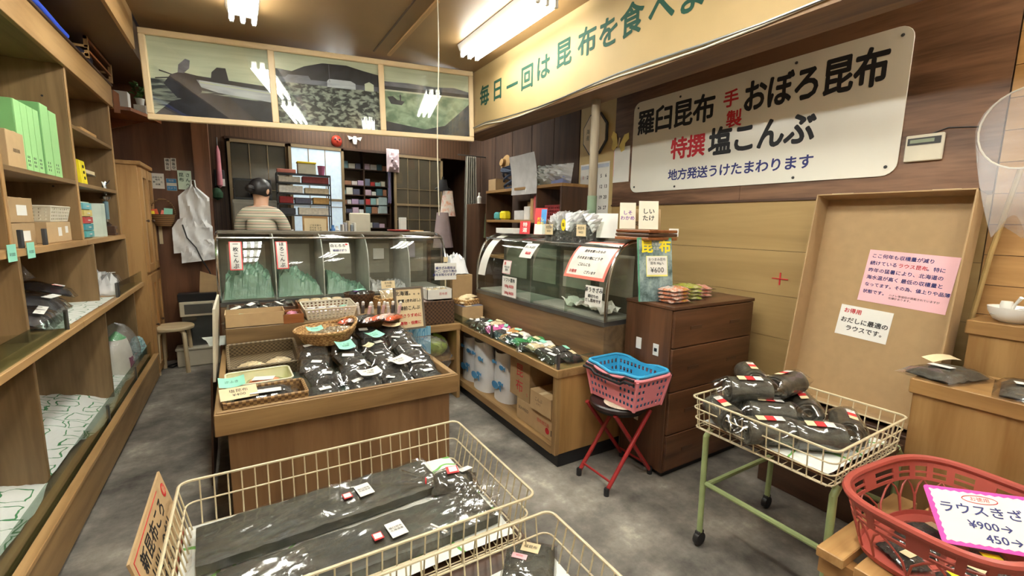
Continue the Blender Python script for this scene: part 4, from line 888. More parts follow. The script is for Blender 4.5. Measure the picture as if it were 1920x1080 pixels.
for i, (x, y, w, d_, h, lab) in enumerate(((-.83, 5.26, .12, .11, .14, 'taller white box on the bracket shelf'), (-.715, 5.40, .09, .09, .07, 'low white box under the plant on the bracket shelf'))): tag(MB().box(-w/2, w/2, -d_/2, d_/2, 0, h).build('white_box', PAPER, loc=(x, y, 2.429), bev=.003), lab, 'box')
pt = T('potted_plant', 'small leafy green plant in a white pot on the low box of the bracket shelf', 'plant', (-.715, 5.40, 2.50))
MB().lathe([(.025, 0), (.035, .06), (.03, .06)], 14).build('pot', WHITE, pt, True)
LF = mat('leaf_green', (84, 122, 62), .6, var=.3)
lm = MB().grid(lambda u, v: (.016*sin(pi*u)*(2*v-1), .06*u, .012*sin(pi*u)), 4, 2).mesh('leaf', True); lm.materials.append(LF)
for i in range(26):
    o = link('leaf', lm, pt, (rnd(-.03, .03), rnd(-.03, .03), .06+.0045*i)); o.rotation_euler = (rnd(-.3, 1.1), rnd(-.5, .5), i*2.4)

# ================================================================== left end: partition notices, bags, heater, stool
PTF = lambda x, z, y=5.778: frame((x, y, z), (1, 0, 0), (0, 0, 1))
def note(label, x, z, w, h, m, lines=(), ink=INK, size=.02, F_=None, nm='notice', vert=False, y=5.778):
    o = T(nm, label, 'notice', (x, y, z)); F_ = frame((0, 0, 0), (1, 0, 0), (0, 0, 1)); card(o, F_, w, h, m, .0012)
    if lines: text(lines, size, off(F_), ink, o, size*.015)
    return o
note('left of two narrow white paper slips high on the partition', -.595, 2.03, .045, .12, PAPER, '横\n笛\n定', INK, .032); note('right of two narrow white paper slips high on the partition', -.545, 2.035, .045, .12, PAPER, '横\n笛\n空', INK, .032)
note('white typed notice beside the blue sign on the partition', -.685, 1.86, .105, .15, PAPER, 'お知らせ\n毎月\n第一・三\n休業', INK, .02)
b_ = note('small blue and white sign on the partition', -.575, 1.83, .085, .12, PAPER); card(b_, frame((0, -.002, .038), (1, 0, 0), (0, 0, 1)), .08, .04, mat('sign_blue', (60, 140, 200), .5)); card(b_, frame((0, -.002, -.035), (1, 0, 0), (0, 0, 1)), .08, .045, mat('sign_blue', (60, 140, 200), .5)); text('防犯', .022, frame((0, -.0035, .038), (1, 0, 0), (0, 0, 1)), PAPER, b_); text('カメラ', .022, frame((0, -.0035, -.035), (1, 0, 0), (0, 0, 1)), PAPER, b_)
note('pale green sheet with brush writing on the wooden post', -.46, 1.88, .115, .19, mat('pale_green_sheet', (206, 226, 206), .6), '昆 さ\n布 ん\n　 へ', GREENINK, .042, y=5.738)
note('plain sheet hanging low beside the cupboard', -.70, 1.33, .03, .2, CREAM)
wbk = T('wicker_basket', 'round wicker wall basket holding coloured packets by the white bags', 'basket', (-.655, 5.68, 1.41))
WICK = stripes('wicker', [(0, (92, 64, 36)), (.5, (150, 112, 68))], 55., 2, .7)
MB().lathe([(.06, 0), (.085, .05), (.10, .12), (.095, .12), (.08, .05), (.0, .01)], 20, caps=False, sy=.8).build('bowl', WICK, wbk, True); MB().tube([(.10*cos(t), 0, .12+.15*sin(t)) for t in [i*pi/12 for i in range(13)]], .006, 6).build('handle', WICK, wbk, True)
for i, (x, m_, w, h, lab) in enumerate(((-.05, mat('orange_red', (226, 96, 50), .5), .05, .09, 'orange packet in the round wicker basket'), (-.08, YEL, .04, .07, 'yellow packet in the round wicker basket'), (.04, MINT, .07, .10, 'mint and white packet in the round wicker basket'), (-.005, CORAL, .04, .08, 'coral packet in the middle of the wicker basket'))): tag(MB().box(-w/2, w/2, -.008, .008, 0, h).build('packet', m_, loc=(-.655+x, 5.66, 1.49)), lab, 'packet').rotation_euler = (radians(-10), radians(8*i-12), 0)
for i, (x, z0, w, h, lab) in enumerate(((-.39, 1.40, .26, .42, 'uppermost white carrier bag hanging on the post'), (-.42, 1.14, .34, .34, 'middle white carrier bag in the hanging bundle'), (-.37, 1.04, .32, .22, 'lowest white carrier bag in the hanging bundle'))):
    o = T('carrier_bag', lab, 'bag', (x, 5.68-.02*i, z0), 0, 'white carrier bags on the post')
    fn = lambda s: (lambda u, v: ((u-.5)*w*(1 if v < .75 else 1-(v-.75)*(3.2 if i == 0 else 1.2)), s*(.022+.02*sin(pi*u))*(1-.8*v*v)-.022*hnoise(u*6, v*4, i)-.012*sin(u*19+i+v*3)*(.3+v), h*v*(1+.05*sin(u*6))+.02*i*u))
    MB().grid(fn(-1), 14, 12).grid(fn(1), 14, 12).build('bag_body', MILK, o, True)
    if i == 0: MB().tube([(-.02, 0, h*.98), (-.015, 0, h+.06), (.015, 0, h+.06), (.02, 0, h*.98)], .006, 6).build('loop_handle', MILK, o, True)
tag(MB().tube([(-.50, 5.62, 1.43), (-.47, 5.60, 1.30), (-.40, 5.58, 1.20), (-.36, 5.58, 1.08), (-.30, 5.58, .95), (-.27, 5.6, .78)], .006, 6).build('black_cable', BLACK, smooth=True), 'black cable drooping across the white carrier bags', 'cable')
tag(MB().prism([(0, 0, 0), (.16, 0, -.06), (.17, 0, .16), (.02, 0, .22)], (0, .01, 0)).build('cardboard_piece', CARD2, loc=(-.40, 5.55, .74)), 'loose cardboard piece above the heater', 'cardboard')
ht = T('gas_heater', 'beige gas fan heater with glass front standing by the partition', 'heater', (-.43, 5.5, 0))
MB().box(-.19, .17, -.06, .12, 0, .17).build('base', OFFW, ht, bev=.008); MB().box(-.20, .18, -.07, .12, .17, .195).build('base_cap', OFFW, ht, bev=.006); MB().box(-.13, .17, .02, .11, .195, .52).build('body', DGREY, ht); MB().box(-.13, .17, .01, .016, .2, .51).build('glass_front', GLASS, ht)
MB().box(-.15, .18, -.02, .13, .66, .74).build('top', BLACK, ht, bev=.005); pn = MB().box(-.14, .18, -.03, .10, .51, .66).build('panel', OFFW, ht, bev=.006); MB().box(-.10, .14, -.034, -.029, .535, .635).build('grille', STEEL, pn)
tag(MB().tube([(-.62, 5.55, .01), (-.66, 5.45, .01), (-.72, 5.5, .012), (-.62, 5.62, .01), (-.52, 5.6, .01), (-.58, 5.5, .015)], .007, 6).build('floor_cable', BLACK, smooth=True), 'black cable coiled on the floor behind the round stool', 'cable')
rs = T('round_stool', 'pale birch stool with round seat and bent legs', 'stool', (-.62, 5.36, 0))
MB().lathe([(.0, .425), (.168, .425), (.172, .435), (.172, .448), (.165, .455), (.0, .455)], 32, caps=False).build('seat', BIRCH(0), rs, True)
for i in range(4):
    a = radians(40+90*i); lg = [(.09, .415), (.125, .41), (.145, .385), (.15, .33), (.165, 0)]
    MB().tube([(r*cos(a), r*sin(a), z) for r, z in lg], .019, 6).build('leg', BIRCH(2), rs, True)
# ================================================================== goods on the central counter
def label_text(o, s, x, y, z, size, rz=0, ink=INK, bold=0.): text(s, size, Matrix.Translation((x, y, z)) @ Matrix.Rotation(radians(rz), 4, 'Z'), ink, o, bold)
g_ = 'flat bags of dark kelp in the counter tray'
rowsn = ['front', 'second', 'third', 'fourth', 'rear']
colsn = ['left', 'middle left', 'middle right', 'right']
random.seed(11)
for r in range(5):
    for c in range(4):
        x = .33+.185*c+rnd(-.012, .012); y = 2.37+.165*r+rnd(-.01, .01)
        if r > 3 and c == 0: continue
        z = .606+.032*r+.006*(c % 2)
        o = kpack('flat clear bag of dark kelp, %s row, %s column of the counter tray' % (rowsn[r], colsn[c]), (x, y, z), 0, .19, .24, .032, 71+(r+c) % 3, KELPS, FILM2, (), g_, rot=(radians(9), 0, radians(rnd(-14, 14))))
        sticker(o, rnd(-.04, .04), rnd(-.04, .05), .0415, rnd(.045, .07), rnd(.022, .035), PAPER, rnd(-30, 30), rnd(-8, 8))
for i, (x, y, z, w, h, m_, a, tl, lab) in enumerate(((.50, 2.76, .755, .10, .10, MINT, 8, 14, 'mint price card left of centre among the kelp bags'), (.70, 2.86, .775, .10, .09, MINT, 25, 10, 'mint price card at the right among the kelp bags'), (.56, 2.42, .68, .12, .085, PAPER, 8, 6, 'large white price card in the front row of kelp bags'), (.76, 2.52, .69, .13, .10, PAPER, 26, 8, 'large white price card right of the front one'), (.86, 3.02, .79, .12, .07, CREAM, -25, 6, 'cream price card at the right rear of the kelp bags'), (.62, 2.72, .745, .08, .05, CREAM, 35, 4, 'cream price slip between the two mint cards'), (.35, 2.88, .845, .09, .06, MINT, 5, 12, 'mint price card in the oval wicker basket'), (-.08, 2.50, .705, .11, .07, MINT, 5, 25, 'mint price card at the edge of the cream plastic tray'))):
    o = T('price_card', lab, 'price card', (x, y, z), 0, None, (radians(tl), 0, radians(a))); MB().grid(lambda u, v: ((u-.5)*w, (v-.5)*h, .012*(2*u-1)**2), 8, 2).build('sheet', m_, o, True)
    label_text(o, ['こんぶ\n¥500', 'とろろ\n¥400', 'おぼろ昆布\n100g', '早煮昆布\n¥600', 'つまみ', '¥300', '¥350', '汐ふき'][i], 0, 0, .004, .02)
def woven_tray(label, loc, w, d, h, m, rz=0, rot=None, nm='woven_tray'):
    o = T(nm, label, 'basket', loc, rz, None, rot)
    for x0, x1, y0, y1, nm_ in ((-w/2, w/2, -d/2, -d/2+.012, 'wall'), (-w/2, w/2, d/2-.012, d/2, 'wall'), (-w/2, -w/2+.012, -d/2+.012, d/2-.012, 'wall'), (w/2-.012, w/2, -d/2+.012, d/2-.012, 'wall')): MB().box(x0, x1, y0, y1, 0, h).build(nm_, m, o, bev=.003)
    MB().box(-w/2, w/2, -d/2, d/2, 0, .006).build('bottom', m, o)
    pts = ring(w-.01, d-.01, h, .012, 2); MB().tube(pts, .009, 6, True).build('braided_rim', m, o, True); return o
def checker(name, a, b, s):
    if name in MATS: return MATS[name]
    m, t, bs = nt(name); tc = nd(t, 'ShaderNodeTexCoord'); c = nd(t, 'ShaderNodeTexChecker', i_Scale=s); c.inputs['Color1'].default_value = (*lin(a), 1); c.inputs['Color2'].default_value = (*lin(b), 1)
    t.links.new(tc.outputs['Object'], c.inputs['Vector']); t.links.new(c.outputs['Color'], bs.inputs['Base Color']); bp = nd(t, 'ShaderNodeBump', i_Strength=.5, i_Distance=.004); t.links.new(c.outputs['Fac'], bp.inputs['Height']); t.links.new(bp.outputs['Normal'], bs.inputs['Normal']); bs.inputs['Roughness'].default_value = .6
    return m
BRAID = checker('braided_straw', (112, 82, 48), (164, 128, 80), 70); DKW = checker('dark_weave', (84, 70, 48), (128, 110, 80), 80); RATT = checker('rattan', (150, 110, 62), (196, 156, 100), 60); DBR = checker('dark_rattan', (62, 42, 26), (98, 70, 46), 60)
woven_tray('braided straw tray at the front left corner of the counter', (.06, 2.37, .605), .35, .21, .075, BRAID, 1)
kpack('clear pack with blue printed label in the braided straw tray', (.05, 2.37, .66), 88, .17, .30, .03, 81, KELPS, FILM2, ((-.04, -.01, .037, .05, .13, PAPER, 0, 0, None),))
note_ = tag(MB().box(-.075, .075, -.045, .045, 0, .0015).build('price_card', CREAM, loc=(-.05, 2.34, .703)), 'cream price card on the braided straw tray', 'price card'); label_text(note_, '塩昆布\n¥400', 0, 0, .0022, .026); note_.rotation_euler = (radians(18), 0, radians(6))
pt_ = T('plastic_tray', 'cream and green plastic tray behind the braided straw tray', 'tray', (.04, 2.63, .605), 2)
MB().prism([(x, y, 0) for x, y in rrect(.29, .22, .03)], (0, 0, .008)).build('bottom', mat('lime_plastic', (190, 216, 120), .4), pt_); MB().grid(lambda u, v: (*[a*(.96+.04*v) for a in rrect(.30, .23, .03)[int(u*24) % 24]], .075*v), 24, 2, cu=True).build('wall', mat('cream_tray', (232, 226, 196), .4), pt_, True); MB().tube(ring(.302, .232, .075), .005, 6, True).build('rim', mat('cream_tray', (232, 226, 196), .4), pt_, True)
kpack('orange printed packet lying in the cream plastic tray', (.06, 2.62, .63), 70, .13, .20, .03, 82, mat('orange_print', (226, 146, 104), .5), FILM2, ((.0, 0, .037, .06, .10, PAPER, 5),))
woven_tray('dark woven tray tilted up at the left of the counter', (.075, 3.0, .625), .37, .30, .085, DKW, 2, (radians(14), 0, radians(2)))
kpack('clear bag with tan slip in the dark woven tray', (.02, 2.93, .640), 30, .14, .18, .025, 83, CREAM, FILM); kpack('small clear bag leaning in the dark woven tray', (.15, 2.95, .645), -40, .12, .14, .025, 84, CREAM, FILM)
carton('open tan cardboard tray at the left rear of the counter', (.05, 3.28, .746), .33, .19, .085, CARD2, 0, True)
kpack('clear bag with green-striped sheet in the cardboard tray', (.0, 3.30, .755), 60, .16, .24, .04, 85, mat('pale_stripe', (210, 216, 206), .5), FILM2, ((.0, .03, .047, .06, .05, MINT, 10),))
ow = T('oval_basket', 'oval wicker basket with handle rim, heaped with small packs', 'basket', (.43, 2.98, .735), 12)
MB().lathe([(.13, 0), (.165, .05), (.185, .085), (.175, .085), (.155, .05), (.12, .01), (.0, .01)], 28, caps=False, sy=.85).build('bowl', RATT, ow, True); MB().tube([(.185*cos(t), .157*sin(t), .085+.05*max(0, cos(t))**3) for t in [i*pi/18 for i in range(36)]], .010, 6, True).build('twisted_rim', RATT, ow, True)
for i in range(5): kpack('%s small pale pack from the left in the oval wicker basket' % ORD[i], (.33+.05*i, 2.96+.03*(i % 2), .765+.008*i), 20*i, .10, .14, .028, 86, blotch('snack_mix', [(206, 190, 150), (120, 96, 60), (236, 226, 200)], 50, .6), FILM2, (), 'small packs in the oval basket')
for i in range(7): kpack('%s orange-striped long pack from the left, fanned over the rear kelp bags' % ORD[i], (.60+.048*i, 3.11-.006*i, .815+.008*(i % 3)), 0, .075, .30, .026, 87, [mat('carrot_orange', (226, 92, 44), .5), mat('pale_pink_strip', (226, 190, 176), .5), KELPS][(0, 1, 2, 1, 0, 1, 0)[i]], FILM2, (), 'long packs fanned at the counter rear', rot=(radians(-6), 0, radians(-38)))
# riser row
wbn = T('wooden_bin', 'low wooden bin of silvery packs at the left rear of the counter', 'bin', (.09, 3.55, .746))
for a in ((-.20, .21, -.12, -.108), (-.20, .21, .108, .12), (-.20, -.188, -.108, .108), (.198, .21, -.108, .108)): MB().box(*a, 0, .07).build('wall', DARKW(0), wbn)
MB().box(-.2, .21, -.12, .12, 0, .006).build('bottom', DARKW(0), wbn)
for i in range(8): kpack('%s silvery black pack heaped in the low wooden bin, counted from the left' % ORD[i], (-.05+.085*(i % 4)+.02*(i//4), 3.50+.09*(i//4), .77+.02*(i % 2)), 35*i, .10, .15, .035, 88, KELPS, FILM2, ((0, .02, .042, .06, .03, PAPER, 20),), 'packs in the wooden bin', rot=(radians(18), radians(10*(i % 3-1)), radians(35*i)))
bt = T('wooden_bin', 'second low wooden bin with beige packs beside the white lattice basket', 'bin', (.48, 3.56, .746))
for a in ((-.16, .15, -.11, -.10), (-.16, .15, .10, .11), (-.16, -.15, -.1, .1), (.14, .15, -.1, .1)): MB().box(*a, 0, .07).build('wall', REDW(0), bt)
MB().box(-.16, .15, -.11, .11, 0, .006).build('bottom', REDW(0), bt)
for i in range(4): kpack('%s beige packet from the left in the second wooden bin' % ORD[i], (.37+.07*i, 3.56, .80), 80, .11, .16, .03, 89, CREAM, FILM2, (), 'beige packets', rot=(radians(-25), 0, radians(6*i)))
lattice('white lattice plastic basket of small packs in the middle of the counter', (.50, 3.33, .748), .34, .19, .085, OFFW, 4, 8., 12, 4)
for i in range(4): kpack('%s small purple and white packet from the left in the white lattice basket' % ORD[i], (.39+.07*i, 3.33, .775), 15*i, .085, .12, .03, 90, blotch('candy_print', [(120, 80, 150), (230, 226, 230), (200, 120, 160)], 35, .5), FILM2, ((0, 0, .037, .05, .03, [MINT, PAPER][i < 3], 0),), 'packets in the white lattice basket')
pb = T('wooden_bin', 'small wooden bin of pink packets left of the white lattice basket', 'bin', (.265, 3.27, .746))
for a in ((-.06, .06, -.09, -.082), (-.06, .06, .082, .09), (-.06, -.052, -.082, .082), (.052, .06, -.082, .082)): MB().box(*a, 0, .06).build('wall', REDW(0), pb)
for i in range(2): kpack('%s pink packet in the small wooden bin' % ['near', 'far'][i], (.265, 3.23+.07*i, .75), 90, .09, .10, .05, 91, mat('pink_candy', (236, 140, 170), .5, var=.4, vs=60), FILM2)
rbw = T('round_bowl', 'round dark rattan bowl of bagged kelp in front of the showcase', 'bowl', (.77, 3.58, .746))
MB().lathe([(.07, 0), (.10, .05), (.115, .10), (.118, .115), (.11, .115), (.09, .05), (.0, .02)], 28, caps=False).build('bowl', DBR, rbw, True)
kpack('bagged kelp with mint slip in the round dark bowl', (.77, 3.58, .835), 20, .16, .17, .04, 92, KELPS, FILM2, ((0, 0, .048, .09, .05, MINT, 10), (-.05, -.03, .044, .03, .03, mat('purple_print', (120, 60, 150), .5), 0)))
bb = woven_tray('shallow bamboo basket with carded packs right of the round bowl', (.99, 3.52, .746), .25, .18, .07, RATT, 8)
kpack('carded pack of pale sticks standing in the bamboo basket', (.99, 3.53, .80), 0, .16, .20, .035, 93, blotch('pale_sticks', [(236, 226, 196), (206, 180, 130), (246, 240, 226)], 30, .5), FILM2, (), rot=(radians(58), 0, radians(8)))
o = tag(MB().box(-.055, .055, -.001, .001, 0, .06).build('price_card', CREAM, loc=(.96, 3.44, .90)), 'cream price card on the bamboo basket pack', 'price card'); o.rotation_euler = (radians(-10), 0, radians(6)); text('昆布飴\n¥300', .02, frame((0, -.0016, .03), (1, 0, 0), (0, 0, 1)), INK, o)
tbk = woven_tray('deep dark rattan basket of pale packets before the showcase corner', (1.29, 3.55, .656), .46, .20, .19, DBR, 0)
for i in range(3): kpack('%s pale pink packet from the left in the deep dark basket' % ORD[i], (1.13+.09*i, 3.55, .82), 70, .12, .16, .03, 94, mat('pale_pink_packet', (236, 214, 206), .5, var=.1), FILM2, (), 'packets in the deep dark basket')
wc = carton('white open box of packets on the deep dark basket', (1.40, 3.56, .862), .22, .17, .085, WHITE, 0, True, (('昆布茶', 'front', .03, .045, .025, REDINK),))
for i in range(3): kpack('%s yellow-edged packet in the white open box' % ORD[i], (1.335+.065*i, 3.56, .885), 90, .14, .06, .06, 95, CREAM, FILM2, (), 'packets in the white box')
for i in range(9):
    o = T('candy_tube', 'small white-capped candy tube, %s from the left before the framed sign' % ORD[i], 'tube', (.70+.033*i, 3.30+.03*(i % 2)-.012*i, .746), 0, 'small candy tubes'); MB().lathe([(.012, 0), (.013, .06), (.006, .068)], 10).build('tube', mat('striped_tube_%d' % (i % 3), [(210, 206, 200), (90, 84, 84), (226, 190, 190)][i % 3], .3), o, True); MB().lathe([(.009, .066), (.012, .072), (.01, .09), (.004, .094)], 10).build('cap', WHITE, o, True); o.rotation_euler = (radians(14), radians(8*(i % 3)-8), 0)
fs_ = T('framed_sign', 'framed handwritten sign standing at the right rear of the counter', 'sign', (1.06, 3.20, .70), 0, None, (radians(-10), 0, radians(4)))
MB().box(-.105, .105, 0, .012, 0, .315).build('backing', CREAM, fs_)
for a in ((-.115, -.1, -.006, .016, 0, .32), (.1, .115, -.006, .016, 0, .32), (-.1, .1, -.006, .016, 0, .014), (-.1, .1, -.006, .016, .306, .32)): MB().box(*a).build('frame_bar', mat('sign_frame_grey', (110, 100, 88), .5), fs_)
for i, (s_, m_, sz) in enumerate((('北海道。。。', INK, .036), ('根室 (きれはし)', INK, .026), ('棹前こんぶ', INK, .033), ('厚さうすめに', REDINK, .030), ('煮物・佃煮に', REDINK, .028))): text(s_, sz, frame((0, -.0012, .272-.056*i), (1, 0, 0), (0, 0, 1)), m_, fs_, .0008)
bp_ = T('blue_leaflet', 'light blue printed leaflet hanging under the corner ledge rail', 'leaflet', (1.16, 3.392, .42)); card(bp_, frame((0, 0, .12), (1, 0, 0), (0, 0, 1)), .25, .25, ringprint('blue_drop_print', (150, 206, 232), (92, 166, 212), 22., 'EUCLIDEAN', .2, .34, 0), .0012)
text('ふるさと昆布のおかし\nふしぎなおいしさ', .018, frame((0, -.001, .15), (1, 0, 0), (0, 0, 1)), BLUEINK, bp_)
tag(MB().grid(lambda u, v: (.12*cos(u*2*pi)*sin(pi*v)**.6, .10*sin(u*2*pi)*sin(pi*v)**.6, .2*v+.01*sin(u*12)), 20, 8, cu=True).build('green_bundle', mat('lime_film', (168, 196, 84), .4, var=.3, vs=30), loc=(1.38, 3.56, .352), smooth=True), 'lime green wrapped bundle on the corner ledge shelf', 'bundle')
tag(pillow(.2, .3, .10, 97).build('polythene_bag', FILM, loc=(.99, 2.62, .672), smooth=True), 'empty clear bag edge hanging over the right rail of the counter', 'bag').rotation_euler = (0, radians(70), radians(8))
sb_ = T('leaning_board', 'narrow white board edge-on at the left side of the counter', 'board', (-.185, 3.1, .30), 0, None, (0, radians(3), 0)); MB().box(-.006, .006, -.28, .28, .32, .72).build('board', OFFW, sb_); MB().box(-.018, -.008, -.27, .25, -.28, .34).build('support_plank', DARKW(2), sb_)
tag(MB().grid(lambda u, v: (-.21+.16*u-.06*v, 3.32+.32*v, .70+.01*sin(v*5)), 4, 8).build('striped_sheet', mat('pale_stripe', (210, 216, 206), .5)), 'pale striped sheet sticking out at the left of the counter', 'paper')

for _o in [o for o in COL.objects if not o.parent and 'label' in o and -.2 < o.location.x < 1.12 and 3.19 < o.location.y < 3.72 and .745 < o.location.z < .93]: _o.location.z += .085   # goods standing on the riser
# ================================================================== in and on the glass cases
def surf(case_args):
    D, z0, z1 = case_args; PR = smoothprof(profile(D, z0, z1), 60); cum = [0.]
    for a, b in zip(PR[:-1], PR[1:]): cum.append(cum[-1]+math.dist(a, b))
    def f(x, t, h=.004):
        t = max(0, min(cum[-1]-1e-5, t)); k = 0
        while k < len(cum)-2 and cum[k+1] < t: k += 1
        a, b = PR[k], PR[k+1]; q = (t-cum[k])/(cum[k+1]-cum[k]); dy, dz = b[0]-a[0], b[1]-a[1]; n = math.hypot(dy, dz)
        return (x, a[0]+dy*q-dz/n*h, a[1]+dz*q+dy/n*h)
    return f
SL = surf((.52, .90, 1.395)); SR = surf((.31, .90, 1.405))
def glued(case, F_, label, x0, x1, t0, t1, m, border=None, bw=.012, lines=(), ink=INK, nm='notice', skew=0.):
    o = T(nm, label, 'notice', case.location, 0, None, case.rotation_euler)
    fx = lambda u, t: x0+(x1-x0)*u+skew*(t-t0)
    MB().grid(lambda u, v: F_(fx(u, t0+(t1-t0)*v), t0+(t1-t0)*v, .005), 6, 14).build('sheet', border or m, o, True)
    if border: MB().grid(lambda u, v: F_(fx(bw/(x1-x0)+(1-2*bw/(x1-x0))*u, t0+bw+(t1-t0-2*bw)*v), t0+bw+(t1-t0-2*bw)*v, .0062), 6, 14).build('writing_panel', m, o, True)
    for s_, u, v, sz, k in lines:
        to = text(s_, sz, Matrix(), k, o, sz*.02)
        cx = x0+(x1-x0)*u; ct_ = t0+(t1-t0)*v
        for vt in to.data.vertices: vt.co = F_(cx+vt.co.x+skew*(ct_+vt.co.y-t0), ct_+vt.co.y, .0075+vt.co.z)
    return o
V = lambda s: '\n'.join(s)
glued(caseL, SL, 'left of two red-bordered strips on the long showcase', .075, .155, .23, .45, mat('grey_white_paper', (222, 220, 214), .6), REDRIM, .007, ((V('一枚こんぶ'), .5, .5, .036, INK),))
glued(caseL, SL, 'right of two red-bordered strips on the long showcase', .375, .455, .23, .45, mat('grey_white_paper', (222, 220, 214), .6), REDRIM, .007, ((V('ほろこんぶ'), .5, .5, .036, INK),))
o = glued(caseL, SL, 'white card with red dot in the middle of the long showcase', .76, .91, .34, .435, PAPER, None, 0, (('白とろろ', .42, .68, .03, INK), ('極細けずり', .5, .25, .022, BLUEINK)))
MB().grid(lambda u, v: SL(.89+.011*v*cos(u*2*pi), .418+.008*v*sin(u*2*pi), .008), 14, 1, cu=True).build('red_dot', RED, o)
tag(MB().box(-.035, .035, -.001, .001, -.07, .07).build('inner_notice', mat('pale_lilac', (196, 190, 200), .6), loc=(1.42, 4.255, 1.23)), 'pale notice inside the right end of the long showcase', 'notice')
tag(MB().box(-.05, .05, -.001, .001, -.05, .05).build('inner_notice', PAPER, loc=(1.10, 4.255, 1.20)), 'white notice inside the long showcase on its back hatch', 'notice')
GSH = thin('green_polythene', (150, 196, 170), .05, .3, milky=.62, milk=(132, 176, 150), bump=.7, bs=22)
for i, (x0, x1, h) in enumerate(((-.13, .19, .22), (.22, .53, .20), (.57, .88, .18), (.92, 1.23, .13))):
    tag(MB().grid(lambda u, v: (x0+(x1-x0)*u, 3.795+.42*v, .915+h*(.55+.35*sin(u*3+i)+.22*hnoise(u*6, v*5, i))*(.75+.4*sin(v*3))*(1 if 0 < u < 1 else .35)*min(1, v*9)), 22, 18).build('green_sheet', GSH if i < 3 else POLY), 'crumpled %s plastic sheet in the %s bay of the long showcase' % ('green' if i < 3 else 'milky', ORD[i]), 'plastic sheet', 'crumpled sheets in the long showcase')
glued(caseR, SR, 'long curled white strip at the far end of the right showcase', .02, .14, .14, .56, PAPER, None, 0, (), INK, 'notice', .25)
glued(caseR, SR, 'small white card with red price high on the right showcase', .62, .78, .34, .47, PAPER, None, 0, (('おしゃぶり', .5, .7, .026, INK), ('¥600', .6, .3, .034, REDINK)), INK, 'notice', .2)
glued(caseR, SR, 'small pink-edged card above the soft kelp price card', .42, .54, .19, .30, PAPER, PINK, .006, (('新', .3, .75, .03, REDINK), ('やわらか\n昆布', .55, .4, .02, INK)))
glued(caseR, SR, 'white price card for soft kelp low on the right showcase', .43, .64, .005, .17, PAPER, None, 0, (('ソフト昆布', .5, .82, .034, INK), ('100g ¥350', .5, .52, .032, REDINK), ('200g ¥650', .5, .18, .032, REDINK)))
glued(caseR, SR, 'large coral-bordered handwritten sheet on the right showcase', 1.20, 1.585, .25, .54, mat('cream_white_sheet', (240, 232, 220), .6), CORAL, .02, (('とろろ昆布は酢に漬けた', .5, .84, .024, INK), ('昆布を削ったもの', .5, .66, .024, INK), ('そのまま汁物にどうぞ', .47, .48, .024, INK), ('ごはんにも', .42, .32, .024, INK), ('お徳用', .2, .15, .024, REDINK), ('ございます', .62, .15, .022, INK)), INK, 'notice', .18)
glued(caseR, SR, 'white taped card with bold lettering low on the right showcase', 1.43, 1.585, .09, .215, PAPER, None, 0, (('茶うきざみ', .5, .78, .032, INK), ('細切りの\nだし昆布です', .5, .35, .024, INK)))
for x_ in (1.425, 1.58): tag(MB().grid(lambda u, v: SR(x_+.03*(u-.5), .205+.02*(v-.5), .009), 2, 2).build('clear_tape', FILM, loc=caseR.location), '%s tape piece holding the bold white card' % ('left' if x_ < 1.5 else 'right'), 'tape').rotation_euler = caseR.rotation_euler
tag(MB().grid(lambda u, v: (2.0+.13*v, 2.1+.5*u, .93+.05*hnoise(u*6, v*4, 2)+.03), 14, 8).build('paper_sheet', PAPER), 'crumpled white paper inside the near end of the right showcase', 'paper')

# right worktop goods
BX = carton('grey-topped carton at the far end of the right worktop', (1.70, 3.56, .641), .20, .20, .14, CARD2, 0); MB().box(-.10, .10, -.10, .10, .1405, .143).build('grey_sheet', mat('blue_grey_sheet', (112, 114, 128), .5), BX); MB().box(-.06, .0, -.09, -.04, .143, .1438).build('yellow_slip', CREAM, BX)
tb_ = woven_tray('shallow tan basket with paper packets on the grey-topped carton', (1.70, 3.60, .786), .17, .17, .035, RATT, 20)
for i in range(3): tag(pillow(.10, .15, .02, 98, 6, 8, .3).build('paper_packet', CREAM, loc=(1.67+.03*i, 3.58+.02*i, .80+.018*i)), '%s cream paper packet from the bottom in the shallow tan basket' % ORD[i], 'packet', 'cream packets').rotation_euler = (0, 0, radians(60*i))
hc = T('handwritten_card', 'white handwritten card standing between the two showcases', 'sign', (1.545, 3.70, .90), 0); card(hc, frame((0, 0, .17), (1, -.1, 0), (0, 0, 1)), .20, .15, PAPER, .002); text('細きざみ昆布は\nかご、はかり売の\n実をお知らせます。', .026, frame((0, -.002, .17), (1, -.1, 0), (0, 0, 1)), BLUEINK, hc, .0007); MB().box(-.004, .004, .003, .009, 0, .12).build('stick', CREAM, hc); MB().box(-.02, .02, -.004, .0, .255, .30).build('yellow_clip', CREAM, hc)
tag(pillow(.20, .24, .15, 99, 10, 12, .2).build('white_bag', MILK, loc=(1.70, 3.86, 1.034), smooth=True), 'crumpled white bag between the two showcases', 'bag')
carton('tall tan carton standing in the gap between the two showcases', (1.72, 3.87, 0), .2, .3, 1.03, CARD)
WG = [('kelp', KELPS), ('kelp', KELP), ('cream', CREAM), ('pink', mat('bright_pink', (232, 96, 172), .5, var=.3, vs=25)), ('pink', mat('bright_pink', (232, 96, 172), .5, var=.3, vs=25)), ('orange', mat('amber', (222, 160, 84), .5, var=.2)), ('white', PAPER), ('green', mat('leaf_pack', (60, 150, 80), .5, var=.3)), ('white', PAPER), ('cream', CREAM), ('kelp', KELPS), ('kelp', KELPS)]
wn = {}
random.seed(5)
